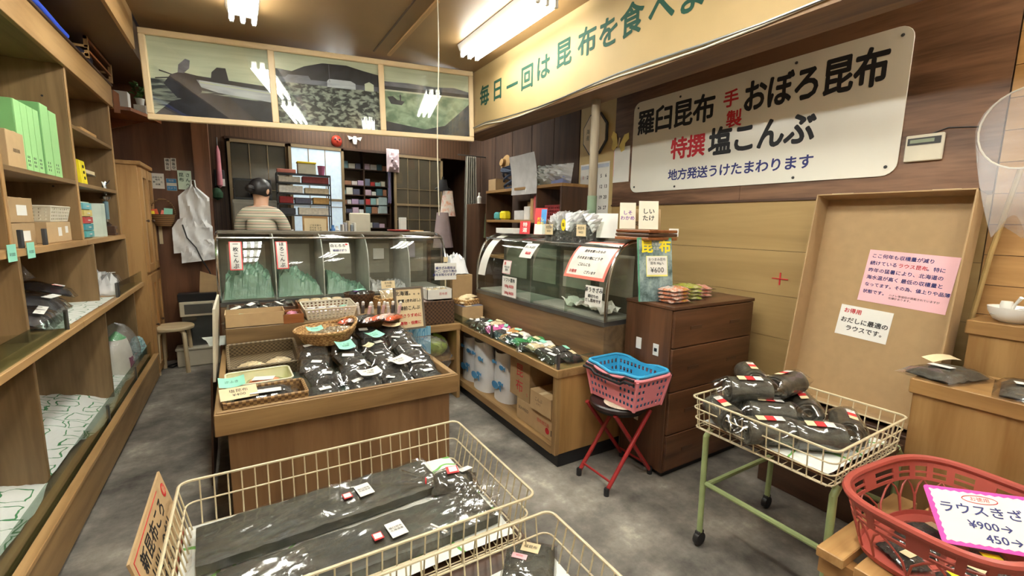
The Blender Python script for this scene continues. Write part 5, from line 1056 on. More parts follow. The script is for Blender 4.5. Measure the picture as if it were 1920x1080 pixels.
for i in range(26):
    y = 3.36-.048*i; x = 1.66+.095*(i % 2)+rnd(-.01, .01); k = min(len(WG)-1, int(i/26*12)); nmk, m_ = WG[k]; wn[nmk] = wn.get(nmk, 0)+1
    if i % 4 == 2: nmk, m_ = 'kelp', KELPS
    o = kpack('%s pack, %s from the far end in the %s row of the right worktop' % ({'kelp': 'dark kelp', 'cream': 'cream', 'pink': 'bright pink', 'orange': 'amber', 'white': 'white', 'green': 'green'}[nmk], ORD[i//2], 'inner' if i % 2 else 'outer'), (x, y, .645+.012*(i % 3)), 0, .13, .17, .035, 101+i % 2, m_, FILM2, ((rnd(-.02, .02), rnd(-.03, .03), .043, .055, .03, [PAPER, CREAM, PAPER, MINT][i % 4], rnd(-40, 40)),), 'packs along the right worktop', rot=(radians(rnd(-10, 10)), radians(-10), radians(rnd(50, 110))))
# under the right worktop
FISH = MB(); 
FB = ['far', 'middle', 'near']
for i, (y, h, x) in enumerate(((3.50, .40, 1.74), (3.24, .42, 1.72), (2.95, .40, 1.76))):
    o = T('printed_bag', '%s white paper bag with blue fish print in the open cabinet' % FB[i], 'bag', (x, y, .116), 0, 'fish-print bags')
    MB().grid(lambda u, v: ((.10-.03*v)*cos(u*2*pi)*(1+.1*sin(u*8+i))-.03*v*v, (.145-.035*v+.03*sin(v*5)*.5)*sin(u*2*pi)*(1+.06*sin(u*13+v*4)), h*v+.012*sin(u*9)*v), 26, 12, cu=True).build('bag_body', MILK, o, True)
    BL = mat('fish_blue', (80, 150, 200), .6, var=.1)
    for k, (yy, zz, s) in enumerate(((.02, .12, 1.), (-.06, .28, .6), (.06, .30, .5), (-.07, .16, .5))):
        pts = [(-.112-.004*k+.06*max(0, abs(yy+q*.05*s)-.05)+.03*(zz/.4), yy+.055*s*q, zz+.03*s*math.sqrt(max(0, 1-q*q))) for q in [j/6-1 for j in range(13)]]+[(-.112-.004*k+.03*(zz/.4), yy+.055*s*q, zz-.03*s*math.sqrt(max(0, 1-q*q))) for q in [1-j/6 for j in range(1, 12)]]
        f_ = MB().prism(pts, (.003, 0, 0)).build('fish_print', BL, o); MB().prism([(pts[0][0], yy-.05*s, zz), (pts[0][0], yy-.09*s, zz+.03*s), (pts[0][0], yy-.09*s, zz-.03*s)], (.003, 0, 0)).build('tail', BL, f_)
    for k in range(4): MB().box(-.075, -.072, -.04+.02*k, -.03+.02*k, .33, .365).build('print_letter', BL, o)
cx = carton('large flat tan carton on the open cabinet bottom', (1.78, 2.36, .116), .28, .50, .152, CARD2, 0, prints=(('SEAWEED', 'left', .16, .09, .03, INK), ('昆布加工品', 'left', -.08, .085, .028, REDINK)))
MB().lathe([(.022, 0), (.022, .0008)], 16, M=frame((-.1408, -.13, .05), (0, -1, 0), (0, 0, 1))).build('round_mark', REDINK, cx); MB().box(-.1412, -.140, -.22, -.17, .03, .07).build('barcode', INK, cx)
carton('upright tan carton with red brush print in the open cabinet', (1.77, 2.58, .27), .26, .26, .28, CARD, 0, prints=(('昆\n布', 'left', .0, .14, .10, REDINK), ('Ｓ', 'left', -.1, .05, .03, REDINK)))
carton('small tan carton with half-open lid at the near end of the cabinet', (1.74, 2.29, .27), .24, .24, .13, CARD2, 0, prints=(('こんぶ', 'left', .02, .08, .03, INK), ('けずり', 'left', .02, .05, .018, INK)), flaps=True)

# on top of the right showcase (z 1.417)
carton('low white box on the far end of the right showcase top', (2.06, 3.42, 1.418), .16, .30, .045, WHITE)
def standcard(label, x, y, z, w, h, m, rz, txt=None, ink=PAPER, size=.02, tilt=-12, nm='standing_card', d=.002):
    o = T(nm, label, 'card', (x, y, z), 0, None, (radians(tilt), 0, radians(rz))); F_ = frame((0, 0, h/2), (1, 0, 0), (0, 0, 1)); card(o, F_, w, h, m, d)
    if txt: text(txt, size, off(F_), ink, o, size*.02)
    return o
standcard('small red and white card on the right showcase top', 2.05, 3.20, 1.418, .09, .11, RED, -50, '特\n選', PAPER, .04); tl_ = standcard('tall red and blue flyer standing on the right showcase top', 2.08, 3.02, 1.418, .10, .22, RED, -50, 'だし\n昆布', YEL, .03); card(tl_, frame((.025, -.001, .15), (1, 0, 0), (0, 0, 1)), .045, .12, mat('flyer_blue', (70, 150, 214), .5)); card(tl_, frame((0, -.001, .045), (1, 0, 0), (0, 0, 1)), .095, .085, PAPER)
bn = T('clear_bin', 'clear plastic bin of bagged kelp on the right showcase top', 'bin', (2.09, 2.62, 1.418))
for a in ((-.07, -.067, -.28, .28), (.057, .06, -.28, .28), (-.067, .057, -.28, -.277), (-.067, .057, .277, .28)): MB().box(*a, 0, .11).build('wall', GLASS, bn)
for i in range(6): kpack('%s upright bag of dark kelp from the far end of the clear bin' % ORD[i], (2.08, 2.84-.085*i, 1.425), 0, .13, .17, .04, 111+i % 2, KELPS, FILM, (), 'bags in the clear bin', rot=(radians(78), 0, radians(-70+12*(i % 3))))
for i in range(5): tag(pillow(.12, .15, .05, 113, 8, 10, .8).build('white_pouch', [MILK, POLY][i % 2], loc=(2.08, 2.78-.09*i, 1.51+.02*(i % 2))), '%s crumpled white pouch from the far end above the clear bin' % ORD[i], 'pouch', 'white pouches').rotation_euler = (radians(60), radians(15*(i % 3-1)), radians(-60+25*i))
for y, m_, lab in ((2.80, CREAM, 'far tan price tag on the clear bin front'), (2.42, CREAM, 'near tan price tag on the clear bin front')): o = tag(MB().box(-.001, .001, -.05, .05, -.04, .04).build('price_tag', m_, loc=(2.015, y, 1.465)), lab, 'price tag'); text('根昆布\n¥400', .024, frame((-.0018, 0, 0), (0, -1, 0), (0, 0, 1)), INK, o)
o = tag(MB().lathe([(.042, 0), (.042, .002)], 20, sy=.6).build('oval_badge', YEL, loc=(2.014, 2.62, 1.50)), 'yellow oval badge on the clear bin', 'badge'); o.rotation_euler = (0, radians(-90), 0)
text('塩', .03, frame((0, 0, .003), (0, -1, 0), (1, 0, 0)), INK, o)
bt_ = T('bamboo_tray', 'stacked dark bamboo tray on the near end of the right showcase top', 'tray', (2.16, 2.02, 1.418))
for k in range(3): MB().box(-.10+.004*k, .16, -.16, .12, .022*k, .018+.022*k).build('bamboo_slat_layer', [REDW(1), DARKW(1), REDW(1)][k], bt_, bev=.004)
standcard('kraft card with purple print, left of two on the bamboo tray', 2.13, 2.10, 1.484, .10, .17, OFFW, -38, 'しそ\nわかめ', mat('purple_print', (120, 60, 150), .5), .03); standcard('kraft card with dark print, right of two on the bamboo tray', 2.20, 1.99, 1.484, .12, .18, OFFW, -38, 'しい\nたけ', INK, .038)
standcard('white card pad standing behind the clear bin', 2.15, 2.31, 1.418, .14, .17, PAPER, -45); standcard('brown kraft envelope leaning on the tan wall behind the bamboo tray', 2.26, 2.08, 1.418, .22, .20, CARD, -35, '花あられ', INK, .03)
o = tag(MB().box(-.03, .03, -.002, .002, 0, .05).build('small_ticket', PAPER, loc=(2.33, 1.90, 1.44)), 'small white ticket at the near end of the bamboo tray', 'ticket'); o.rotation_euler = (0, 0, radians(-30))
# on the chest
mg = T('display_placard', 'photo placard of kelp with yellow lettering and price note on the chest', 'placard', (2.13, 1.83, 1.051), 0, None, (radians(-9), 0, radians(-16)))
MF = frame((0, 0, .195), (1, 0, 0), (0, 0, 1)); card(mg, MF, .235, .385, blotch('kelp_photo', [(34, 46, 44), (70, 90, 88), (120, 140, 140), (160, 176, 172), (60, 84, 60)], 9, .3, 0), .006, 'board'); card(mg, off(MF, 0, .187, .0005), .235, .012, mat('placard_green', (70, 150, 110), .5)); card(mg, off(MF, -.113, 0, .0004), .008, .385, mat('placard_green', (70, 150, 110), .5))
text('昆', .085, off(MF, -.055, .135, .0015), YEL, mg, .003); text('布', .085, off(MF, .07, .135, .0015), YEL, mg, .003); text('北海道\n名産', .022, off(MF, .008, .14, .0015), PAPER, mg)
o = card(mg, off(MF, .01, .02, .003), .145, .125, mat('yellow_edge', (240, 232, 130), .6), .001, 'price_note'); card(mg, off(MF, .01, .024, .0038), .138, .112, PAPER, .0005, 'price_note'); text('おつまみ昆布\n昆布 90g入', .020, off(MF, .01, .048, .005), INK, mg); text('¥600', .045, off(MF, .01, -.005, .005), INK, mg)
wf = T('wooden_easel', 'dark wooden panel standing behind the kelp placard on the chest', 'panel', (2.27, 1.93, 1.051), -16); MB().box(-.03, .06, 0, .02, 0, .30).build('panel', DARKW(2), wf)
for i in range(11):
    s = i//4; col = [blotch('snack_a', [(190, 210, 70), (230, 120, 60), (240, 236, 226), (60, 60, 60)], 26, .4), blotch('snack_b', [(240, 226, 200), (180, 190, 60), (214, 200, 60)], 26, .4), blotch('snack_c', [(226, 90, 70), (240, 190, 170), (206, 60, 60)], 26, .4)][s]
    kpack('%s colourful snack pack from the bottom in the %s stack on the chest' % (ORD[i % 4], ['left', 'middle', 'right'][s]), (2.22+.17*s, 1.775+.05*s, 1.053+.022*(i % 4)), 0, .15, .20, .024, 121+s, col, FILM2, (), 'snack packs on the chest', rot=(0, 0, radians(90+rnd(-14, 14)-8*s)))
# ================================================================== framed photo triptych
fr = T('framed_photographs', 'long cream frame with three old sea photographs hung across the shop', 'picture', (.755, 4.444, 2.627), 0, None, (0, radians(-1.5), radians(-7.1)))
FW, FH = 2.69, .673
FRM = mat('cream_frame_wood', (226, 200, 158), .45, var=.05)
for a in ((-FW/2, FW/2, FH/2-.045, FH/2), (-FW/2, FW/2, -FH/2, -FH/2+.045), (-FW/2, -FW/2+.045, -FH/2+.045, FH/2-.045), (FW/2-.045, FW/2, -FH/2+.045, FH/2-.045), (-.475, -.425, -FH/2+.045, FH/2-.045), (.425, .475, -FH/2+.045, FH/2-.045)): MB().box(a[0], a[1], -.02, .02, a[2], a[3]).build('frame_bar', FRM, fr, bev=.006)
MB().box(-FW/2+.01, FW/2-.01, .012, .018, -FH/2+.01, FH/2-.01).build('backboard', DGREY, fr)
def pm(n, a, b=None, sx=3., sz=24., pos=(.35, .65)):
    if n in MATS: return MATS[n]
    m, t, bs = nt(n); bs.inputs['Roughness'].default_value = .5; L = t.links.new
    tc = nd(t, 'ShaderNodeTexCoord'); mp = nd(t, 'ShaderNodeMapping'); mp.inputs['Scale'].default_value = (sx, 1, sz); L(tc.outputs['Object'], mp.inputs[0])
    nz = nd(t, 'ShaderNodeTexNoise', i_Scale=1., i_Detail=6., i_Distortion=.5); L(mp.outputs[0], nz.inputs['Vector']); r = nd(t, 'ShaderNodeValToRGB'); e = r.color_ramp.elements
    e[0].position, e[1].position = pos; e[0].color = (*lin(a), 1); e[1].color = (*lin(b or a), 1); L(nz.outputs['Fac'], r.inputs['Fac']); L(r.outputs['Color'], bs.inputs['Base Color']); return m
SEPIA = pm('photo_pale', (196, 200, 176), (214, 216, 194), 2, 30); WATER = pm('photo_water', (62, 64, 70), (170, 176, 164), 5, 34, (.42, .62)); PDARK = pm('photo_dark', (26, 26, 34), (52, 50, 62), 8, 8)
PMID = pm('photo_mid', (90, 90, 104), (128, 128, 142), 6, 20); PROW = pm('photo_rows', (30, 32, 36), (146, 152, 140), 18, 30, (.45, .6)); PGRN = pm('photo_green', (96, 122, 96), (170, 186, 158), 10, 14); PHULL = pm('photo_hull', (170, 170, 186), (206, 208, 214), 3, 20)
def shape(pts, m, lay, nm='print_area'): MB().prism([(x, .008-.0008*lay, z) for x, z in pts], (0, .0004, 0)).build(nm, m, fr)
def strip(x0, x1, z0, z1, m, lay): shape([(x0, z0), (x1, z0), (x1, z1), (x0, z1)], m, lay)
# left: fishing boat; middle: kelp drying field; right: boat on a calm bay
A0, A1 = -1.30, -.475
strip(A0, A1, -.29, .29, SEPIA, 0); strip(A0, A1, -.29, -.02, WATER, 1)
shape([(A0+.0, -.29), (A1, -.29), (A1, -.13), (-.95, -.10), (-1.18, -.18)], PDARK, 2)
shape([(-1.0, .0), (-.475, -.04), (-.475, -.125), (-.62, -.11), (-.86, -.085), (-.97, -.055)], PHULL, 3); shape([(-1.0, .0), (-.99, .03), (-.475, .0), (-.475, -.035)], PDARK, 4); shape([(-.98, -.012), (-.475, -.05), (-.475, -.058), (-.98, -.022)], SEPIA, 5)
shape([(-.90, .015), (-.89, .07), (-.85, .11), (-.79, .11), (-.775, .015)], PDARK, 5); shape([(-1.22, -.05), (-1.17, .02), (-1.10, .05), (-.99, .03), (-.97, -.09), (-1.06, -.17), (-1.14, -.15)], PDARK, 3)
shape([(-1.12, .04), (-1.11, .10), (-1.06, .15), (-1.03, .14), (-1.04, .08), (-1.08, .04)], PMID, 5); shape([(-1.27, -.02), (-1.13, .0), (-1.13, .008), (-1.27, -.012)], PDARK, 5); shape([(-1.24, .04), (-1.10, .0), (-1.10, .008), (-1.24, .05)], PDARK, 5)
B0, B1 = -.425, .425
strip(B0, B1, -.29, .29, SEPIA, 0); shape([(B0, .10), (B0, .16), (-.30, .15), (-.2, .20), (-.05, .245), (.15, .25), (.3, .22), (B1, .20), (B1, .06), (B0, .06)], PDARK, 1); strip(B0, B1, -.29, .08, PROW, 2); strip(B0, B1, .055, .095, PMID, 3)
shape([(-.02, .05), (.22, .05), (.22, .10), (.18, .12), (0, .12), (-.02, .10)], PHULL, 4); shape([(-.36, .09), (-.15, .09), (-.17, .125), (-.33, .12)], PMID, 4); shape([(.30, .05), (.38, .05), (.38, .11), (.34, .13), (.3, .11)], SEPIA, 4); shape([(0, .09), (.004, .09), (.004, .24), (0, .24)], PMID, 5)
D0, D1 = .475, 1.30
strip(D0, D1, -.29, .29, SEPIA, 0); shape([(D0, .10), (D0, .155), (.7, .16), (.95, .15), (1.15, .165), (D1, .14), (D1, .09)], PMID, 1); strip(D0, D1, -.29, .07, PGRN, 2); shape([(D0, -.29), (D0, -.20), (.62, -.22), (.85, -.25), (1.05, -.20), (D1, .02), (D1, -.29)], PDARK, 3); strip(D0, D1, .085, .115, PDARK, 2)
shape([(.50, .02), (.53, -.04), (.63, -.045), (.66, -.01), (.59, .0), (.55, .03)], PDARK, 4); shape([(.615, -.01), (.612, .04), (.62, .055), (.628, .04), (.625, -.01)], PDARK, 4)
for a, b in ((A0, A1), (B0, B1), (D0, D1)): MB().box(a-.003, b+.003, -.006, -.003, -.295, .295).build('picture_glass', GLASS, fr)

# ================================================================== person behind the showcase
def skin(name, V_, E_, root, mt, parent, lv=2):
    me = bpy.data.meshes.new(name); me.from_pydata([v[:3] for v in V_], E_, []); me.update()
    o = link(name, me, parent); md = o.modifiers.new('skin', 'SKIN'); md.use_smooth_shade = True
    sv = me.skin_vertices[0].data
    for i, v in enumerate(V_): r = v[3]; sv[i].radius = r if isinstance(r, tuple) else (r, r); sv[i].use_root = (i == root)
    subd(o, lv); me.materials.append(mt); return o
SKINM = mat('skin', (206, 160, 132), .5, var=.04); HAIRM = mat('black_hair', (30, 26, 26), .45, var=.3, vs=60)
SHIRT = stripes('striped_shirt', [(0, (214, 206, 186)), (.24, (116, 104, 92)), (.36, (206, 198, 178)), (.52, (168, 84, 66)), (.60, (212, 204, 184)), (.76, (98, 130, 96)), (.86, (206, 198, 178))], 21., 2, .85)
pe = T('person', 'person in striped short-sleeved shirt with dark tied-up hair working behind the showcase', 'person', (.165, 4.60, .20), -14)
Vb = [(0,0,.92,.105), (0,0,1.05,.085), (0,0,1.25,.085), (0,.005,1.36,.055), (0,.015,1.425,.046), (0,.035,1.49,.066), (0,.03,1.55,.080), (0,.02,1.61,.055),
      (.13,0,1.345,.05), (.19,.05,1.16,.042), (.25,.21,1.155,.034), (.262,.265,1.155,.026), (-.13,0,1.345,.05), (-.19,.06,1.16,.042), (-.15,.23,1.13,.034), (-.125,.285,1.13,.026),
      (.085,0,.86,.085), (.09,.01,.46,.06), (.09,0,.08,.042), (.09,.11,.03,.036), (-.085,0,.86,.085), (-.09,.01,.46,.06), (-.09,0,.08,.042), (-.09,.11,.03,.036)]
Eb = [(0,1),(1,2),(2,3),(3,4),(4,5),(5,6),(6,7),(3,8),(8,9),(9,10),(10,11),(3,12),(12,13),(13,14),(14,15),(0,16),(16,17),(17,18),(18,19),(0,20),(20,21),(21,22),(22,23)]
for base, s in ((11, 1), (15, -1)):
    bx_, by_, bz_, _ = Vb[base]
    for k, (dx, L_) in enumerate(((-.026, .075), (-.009, .085), (.008, .08), (.024, .065), (-.045, .035))):
        i0 = len(Vb); Vb += [(bx_+dx*s*.8, by_+(.05 if k < 4 else .015), bz_+.004, .009), (bx_+dx*s*1.05, by_+(.05+L_*.5 if k < 4 else .045), bz_-.004, .008), (bx_+dx*s*1.05, by_+(.05+L_*.85 if k < 4 else .065), bz_-.022, .007)]
        Eb += [(base, i0), (i0, i0+1), (i0+1, i0+2)]
skin('body', Vb, Eb, 0, SKINM, pe)
Vs = [(0,0,.84,(.15,.12)), (0,0,1.0,(.13,.11)), (0,-.005,1.16,(.135,.11)), (0,-.005,1.29,(.135,.105)), (0,.0,1.375,(.085,.075)), (0,.012,1.408,.058), (.135,0,1.345,.062), (.168,.025,1.255,.06), (.192,.05,1.165,.058), (-.135,0,1.345,.062), (-.168,.03,1.255,.06), (-.192,.055,1.165,.058)]
skin('shirt', Vs, [(0,1),(1,2),(2,3),(3,4),(4,5),(4,6),(6,7),(7,8),(4,9),(9,10),(10,11)], 2, SHIRT, pe)
skin('trousers', [(0,0,.90,.15), (.088,0,.84,.10), (.09,.01,.46,.078), (.09,0,.10,.065), (-.088,0,.84,.10), (-.09,.01,.46,.078), (-.09,0,.10,.065)], [(0,1),(1,2),(2,3),(0,4),(4,5),(5,6)], 0, mat('navy_trousers', (44, 46, 60), .8), pe)
HD = Matrix.Translation((0, .03, 1.55)) @ Matrix.Rotation(radians(-32), 4, 'Z') @ Matrix.Rotation(radians(-14), 4, 'X')
def hair_pt(u, v):
    th_ = u*2*pi; ph = v*pi*.74; front = max(0, sin(th_))
    ph *= (1-.45*front**2); r = 1+.02*sin(th_*17)
    return (.087*r*sin(ph)*cos(th_), -.008+.098*r*sin(ph)*sin(th_), .012+.098*cos(ph))
MB().grid(hair_pt, 36, 12, M=HD, cu=True).build('hair', HAIRM, pe, True)
MB().lathe([(.0, -.036), (.03, -.026), (.04, 0), (.03, .026), (.0, .036)], 14, M=HD @ Matrix.Translation((-.0, -.115, -.02)), caps=False).build('hair_bun', HAIRM, pe, True)
for s in (-1, 1):
    MB().lathe([(.0, -.026), (.013, -.014), (.016, .008), (.008, .026), (0, .03)], 10, M=HD @ Matrix.Translation((s*.083, -.005, -.012)) @ Matrix.Diagonal((.45, 1, 1, 1)), caps=False).build('ear', SKINM, pe, True)
    MB().lathe([(0, -.006), (.010, 0), (0, .006)], 10, M=HD @ Matrix.Translation((s*.03, .075, .0)), caps=False).build('eye', INK, pe, True)
MB().lathe([(.012, -.02), (.013, -.008), (.004, .022)], 8, M=HD @ Matrix.Translation((0, .085, -.018))).build('nose', SKINM, pe, True); MB().box(-.02, .02, .074, .082, -.054, -.047, M=HD).build('mouth', mat('lip', (170, 96, 90), .5), pe)

# ================================================================== back room
dk = T('work_counter', 'long brown work counter in the back room behind the showcase', 'counter', (.35, 4.92, .2))
MB().box(0, 1.55, 0, .62, 1.06, 1.10).build('top', DARKW(0), dk, bev=.003)
for x in (.02, 1.49):
    for y in (.02, .56): MB().box(x, x+.04, y, y+.04, 0, 1.06).build('leg', DARKW(2), dk)
MB().box(.02, 1.53, .58, .6, .4, 1.06).build('back_panel', DARKW(0), dk)
ZT = 1.301
rk = T('metal_rack', 'black metal rack of towels and trays on the work counter', 'rack', (.35, 5.36, ZT))
for x in (0, .52):
    for y in (0, .13): MB().box(x, x+.012, y, y+.012, 0, .68).build('post', BLACK, rk)
for z in (.24, .36, .47, .58, .675): MB().box(0, .532, 0, .142, z, z+.012).build('shelf', BLACK, rk)
def back(nm, label, cat, x0, x1, y, z0, z1, m, d=.10, group=None, bev=.004, rot=None):
    o = tag(MB().box(0, x1-x0, 0, d, 0, z1-z0).build(nm, m, loc=(x0, y, z0), bev=bev), label, cat, group)
    if rot: o.rotation_euler = rot
    return o
back('pink_tray', 'salmon pink tray on the left of the rack top', 'tray', .36, .54, 5.38, 1.99, 2.03, mat('salmon', (206, 124, 108), .5)); back('clear_box', 'clear storage box with yellow lid on the rack top', 'box', .56, .74, 5.38, 1.99, 2.10, mat('cloudy_clear', (206, 204, 184), .3)); back('yellow_tray', 'shallow yellow tray stacked on the clear storage box', 'tray', .555, .745, 5.375, 2.101, 2.12, YEL, .11)
tag(MB().lathe([(.03, 0), (.04, .10), (.036, .10)], 16).build('purple_pot', mat('mauve_pot', (170, 90, 130), .5), loc=(.80, 5.43, 1.99), smooth=True), 'mauve pot at the right of the rack top', 'pot')
for i, (x0, x1, z0, h, c, lab) in enumerate(((.37, .58, 1.895, .06, (222, 216, 204), 'cream folded towels on the upper rack shelf'), (.60, .86, 1.895, .07, (150, 70, 70), 'red-striped folded cloth on the upper rack shelf'), (.37, .60, 1.785, .075, (232, 230, 224), 'white letter tray on the second rack shelf'), (.62, .86, 1.785, .06, (206, 190, 160), 'beige papers on the second rack shelf'), (.37, .50, 1.675, .07, (150, 40, 40), 'small red tin on the third rack shelf'), (.52, .68, 1.675, .06, (90, 92, 110), 'grey file tray on the third rack shelf'), (.70, .86, 1.675, .07, (190, 150, 90), 'wooden box on the third rack shelf'), (.37, .52, 1.555, .07, (60, 60, 66), 'dark box on the lowest rack shelf'), (.55, .85, 1.555, .08, (214, 206, 190), 'pale carton on the lowest rack shelf'))): back('rack_goods', lab, 'goods', x0, x1, 5.375, z0, z0+h, mat('rg%d' % i, c, .7, var=.2, vs=40), .11)
df = T('document_frame', 'paper sheet in a wooden stand frame on the work counter', 'document stand', (.66, 5.0, ZT))
MB().box(-.105, .105, 0, .006, .02, .22).build('paper', CREAM, df)
for a in ((-.12, -.105, 0, .24), (.105, .12, 0, .24), (-.105, .105, 0, .02), (-.105, .105, .22, .24)): MB().box(a[0], a[1], -.006, .012, a[2], a[3]).build('frame_bar', EDGEW(0), df)
text('ご注文承り\n昆布巻 五本\n塩昆布 三袋', .022, frame((0, -.001, .12), (1, 0, 0), (0, 0, 1)), INK, df)
for i in range(5): back('booklet', '%s upright booklet from the left beside the document stand' % ORD[i], 'booklet', .93+.03*i, .952+.03*i, 5.05, ZT, ZT+.16+.02*(i % 3), mat('bk%d' % i, [(220, 216, 206), (190, 190, 196), (206, 190, 160), (150, 160, 170), (230, 226, 214)][i], .6), .12, 'booklets on the work counter')
for i, (x, h, c, lab) in enumerate(((.46, .10, (230, 228, 224), 'white cup of pens on the work counter'), (.53, .07, (40, 80, 160), 'blue tub on the work counter'), (.86, .15, (60, 120, 190), 'blue-capped bottle on the work counter'), (.90, .14, (232, 232, 230), 'white bottle on the work counter'))): tag(MB().lathe([(.024, 0), (.026, h*.7), (.014, h*.8), (.014, h)], 12).build('container', mat('ctn%d' % i, c, .4), loc=(x, 5.2, ZT), smooth=True), lab, 'container')
tag(MB().box(-.1, .1, -.07, .07, 0, .004).build('ledger', PAPER, loc=(.50, 5.02, ZT)), 'open white ledger under the hand of the person', 'ledger')
cr = T('folding_chair', 'pale folding chair with square backrest in the back room', 'chair', (1.30, 5.88, .2))
MB().box(-.13, .13, 0, .025, 1.02, 1.40).build('backrest', OFFW, cr, bev=.02); MB().box(-.2, .2, -.3, .02, .62, .65).build('seat', OFFW, cr, bev=.01)
for x in (-.17, .15):
    for y in (-.28, .0): MB().box(x, x+.02, y, y+.02, 0, 1.1 if y == 0 else .62).build('leg', STEEL, cr)
back('telephone', 'white cordless telephone standing on the work counter', 'telephone', 1.60, 1.68, 5.2, ZT, 1.55, WHITE, .05)
back('table_clock', 'small dark display clock beside the telephone', 'clock', 1.72, 1.78, 5.22, ZT, 1.36, BLACK, .05)
o = tag(MB().lathe([(.0, 0), (.09, .004), (.105, .014), (.10, .02), (.0, .012)], 26, caps=False).build('red_plate', mat('red_lacquer', (150, 48, 40), .3), loc=(1.27, 4.17, 1.408), smooth=True), 'red lacquer plate on top of the long showcase', 'plate')
back('cutting_board', 'wooden board lying on the right end of the long showcase', 'board', 1.32, 1.52, 4.18, 1.408, 1.422, PINE(0), .11); back('paper_slip', 'white paper slip at the right end of the long showcase top', 'paper', 1.42, 1.56, 4.10, 1.408, 1.412, PAPER, .07)
# oven and side cabinet
ov = T('microwave_oven', 'dark microwave oven on the metal cabinet at back left', 'oven', (-.04, 5.7, 1.71)); MB().box(0, .36, 0, .3, 0, .22).build('body', BLACK, ov, bev=.005); MB().box(.015, .26, -.006, 0, .02, .20).build('door', mat('dark_glass', (24, 24, 28), .1), ov); MB().box(.275, .35, -.004, 0, .02, .20).build('control_panel', DGREY, ov)
sc_ = T('metal_cabinet', 'grey metal cabinet under the microwave oven', 'cabinet', (-.06, 5.66, .2)); MB().box(0, .42, 0, .36, 0, 1.505).build('body', mat('grey_enamel', (132, 128, 116), .4), sc_, bev=.004)
for z in (.75, .02): MB().box(.01, .41, -.012, 0, z, z+.72).build('door', mat('grey_enamel', (132, 128, 116), .4), sc_, bev=.003)
# recess shelves seen through the open doorway
us = T('storage_shelves', 'dark storage shelves crammed with small boxes seen through the doorway', 'shelves', (1.16, 6.5, .2))
for x in (0, .34, .70): MB().box(x, x+.015, 0, .2, 0, 2.4).build('upright', DARKW(2), us)
for z in (1.40, 1.60, 1.72, 1.85, 1.98, 2.20): MB().box(0, .71, 0, .2, z-.19-.012, z-.19).build('shelf', DARKW(0), us)
MB().box(0, .71, .2, .21, 0, 2.4).build('back_panel', mat('recess_back', (92, 76, 54), .7), us)
random.seed(3); rn = ['lowest', 'second', 'third', 'fourth', 'fifth', 'top']
for r, z in enumerate((1.41, 1.61, 1.73, 1.86, 1.99, 2.21)):
    x = 1.185; i = 0
    while x < 1.83:
        w = rnd(.045, .09); h = rnd(.05, .095)
        if x+w > 1.85 or (x < 1.515 < x+w+.005): x = max(x+.01, 1.52 if x < 1.52 else 1.9); continue
        back('small_box', 'small box, %s from the left on the %s row of the doorway shelves' % (ORD[min(i, 14)], rn[r]), 'box', x, x+w, 6.51, z, z+h, mat('sb%d' % ((r*5+i) % 11), [(214, 206, 200), (186, 160, 190), (120, 130, 150), (196, 60, 60), (150, 190, 190), (226, 220, 200), (90, 90, 110), (206, 180, 196), (236, 236, 230), (70, 110, 120), (170, 120, 90)][(r*5+i) % 11], .5), .09, 'small boxes on the doorway shelves', .002); x += w+.008; i += 1
tag(pillow(.17, .30, .07, 131, 8, 10, .4).build('laundry_bag', mat('pale_pink_bag', (222, 200, 206), .5), loc=(1.80, 6.12, 2.31), smooth=True), 'pale pink plastic bag hanging at the doorway edge', 'bag').rotation_euler = (radians(90), 0, 0)
back('water_purifier', 'pale blue-grey appliance on the shelf inside the doorway', 'appliance', 1.70, 1.82, 6.50, 1.611, 1.84, mat('pale_aqua', (176, 196, 196), .4), .12)
hk = T('hanging_bunch', 'bunch of dark cords hanging beside the doorway', 'cords', (1.74, 6.17, 2.40))
for i in range(5): MB().tube([(.012*i, 0, 0), (.012*i+.01*sin(i), 0, -.35), (.012*i, 0, -.62-.03*(i % 2))], .006, 5).build('cord', [BLACK, mat('lilac_cord', (130, 120, 160), .6)][i % 2], hk)
# behind the right sliding door
for nm, lab, x, y, z, w, h, c in (('dark_coat', 'dark coat hanging behind the right sliding door', 2.30, 6.33, 1.95, .22, .46, (48, 52, 46)), ('orange_bag', 'round orange bag hanging behind the right sliding door', 2.12, 6.33, 2.24, .11, .15, (210, 104, 44)), ('yellow_bag', 'yellow bag hanging behind the right sliding door', 1.95, 6.33, 2.03, .10, .16, (206, 160, 50))):
    tag(MB().grid(lambda u, v: ((w/2)*(.6+.4*sin(pi*min(1, .2+v)))*cos(u*2*pi), .05*sin(u*2*pi)*(1+.2*sin(u*9)), h*v), 18, 8, cu=True).build(nm, mat(nm+'_m', c, .8), loc=(x, y, z), smooth=True), lab, 'clothing' if 'coat' in nm else 'bag')
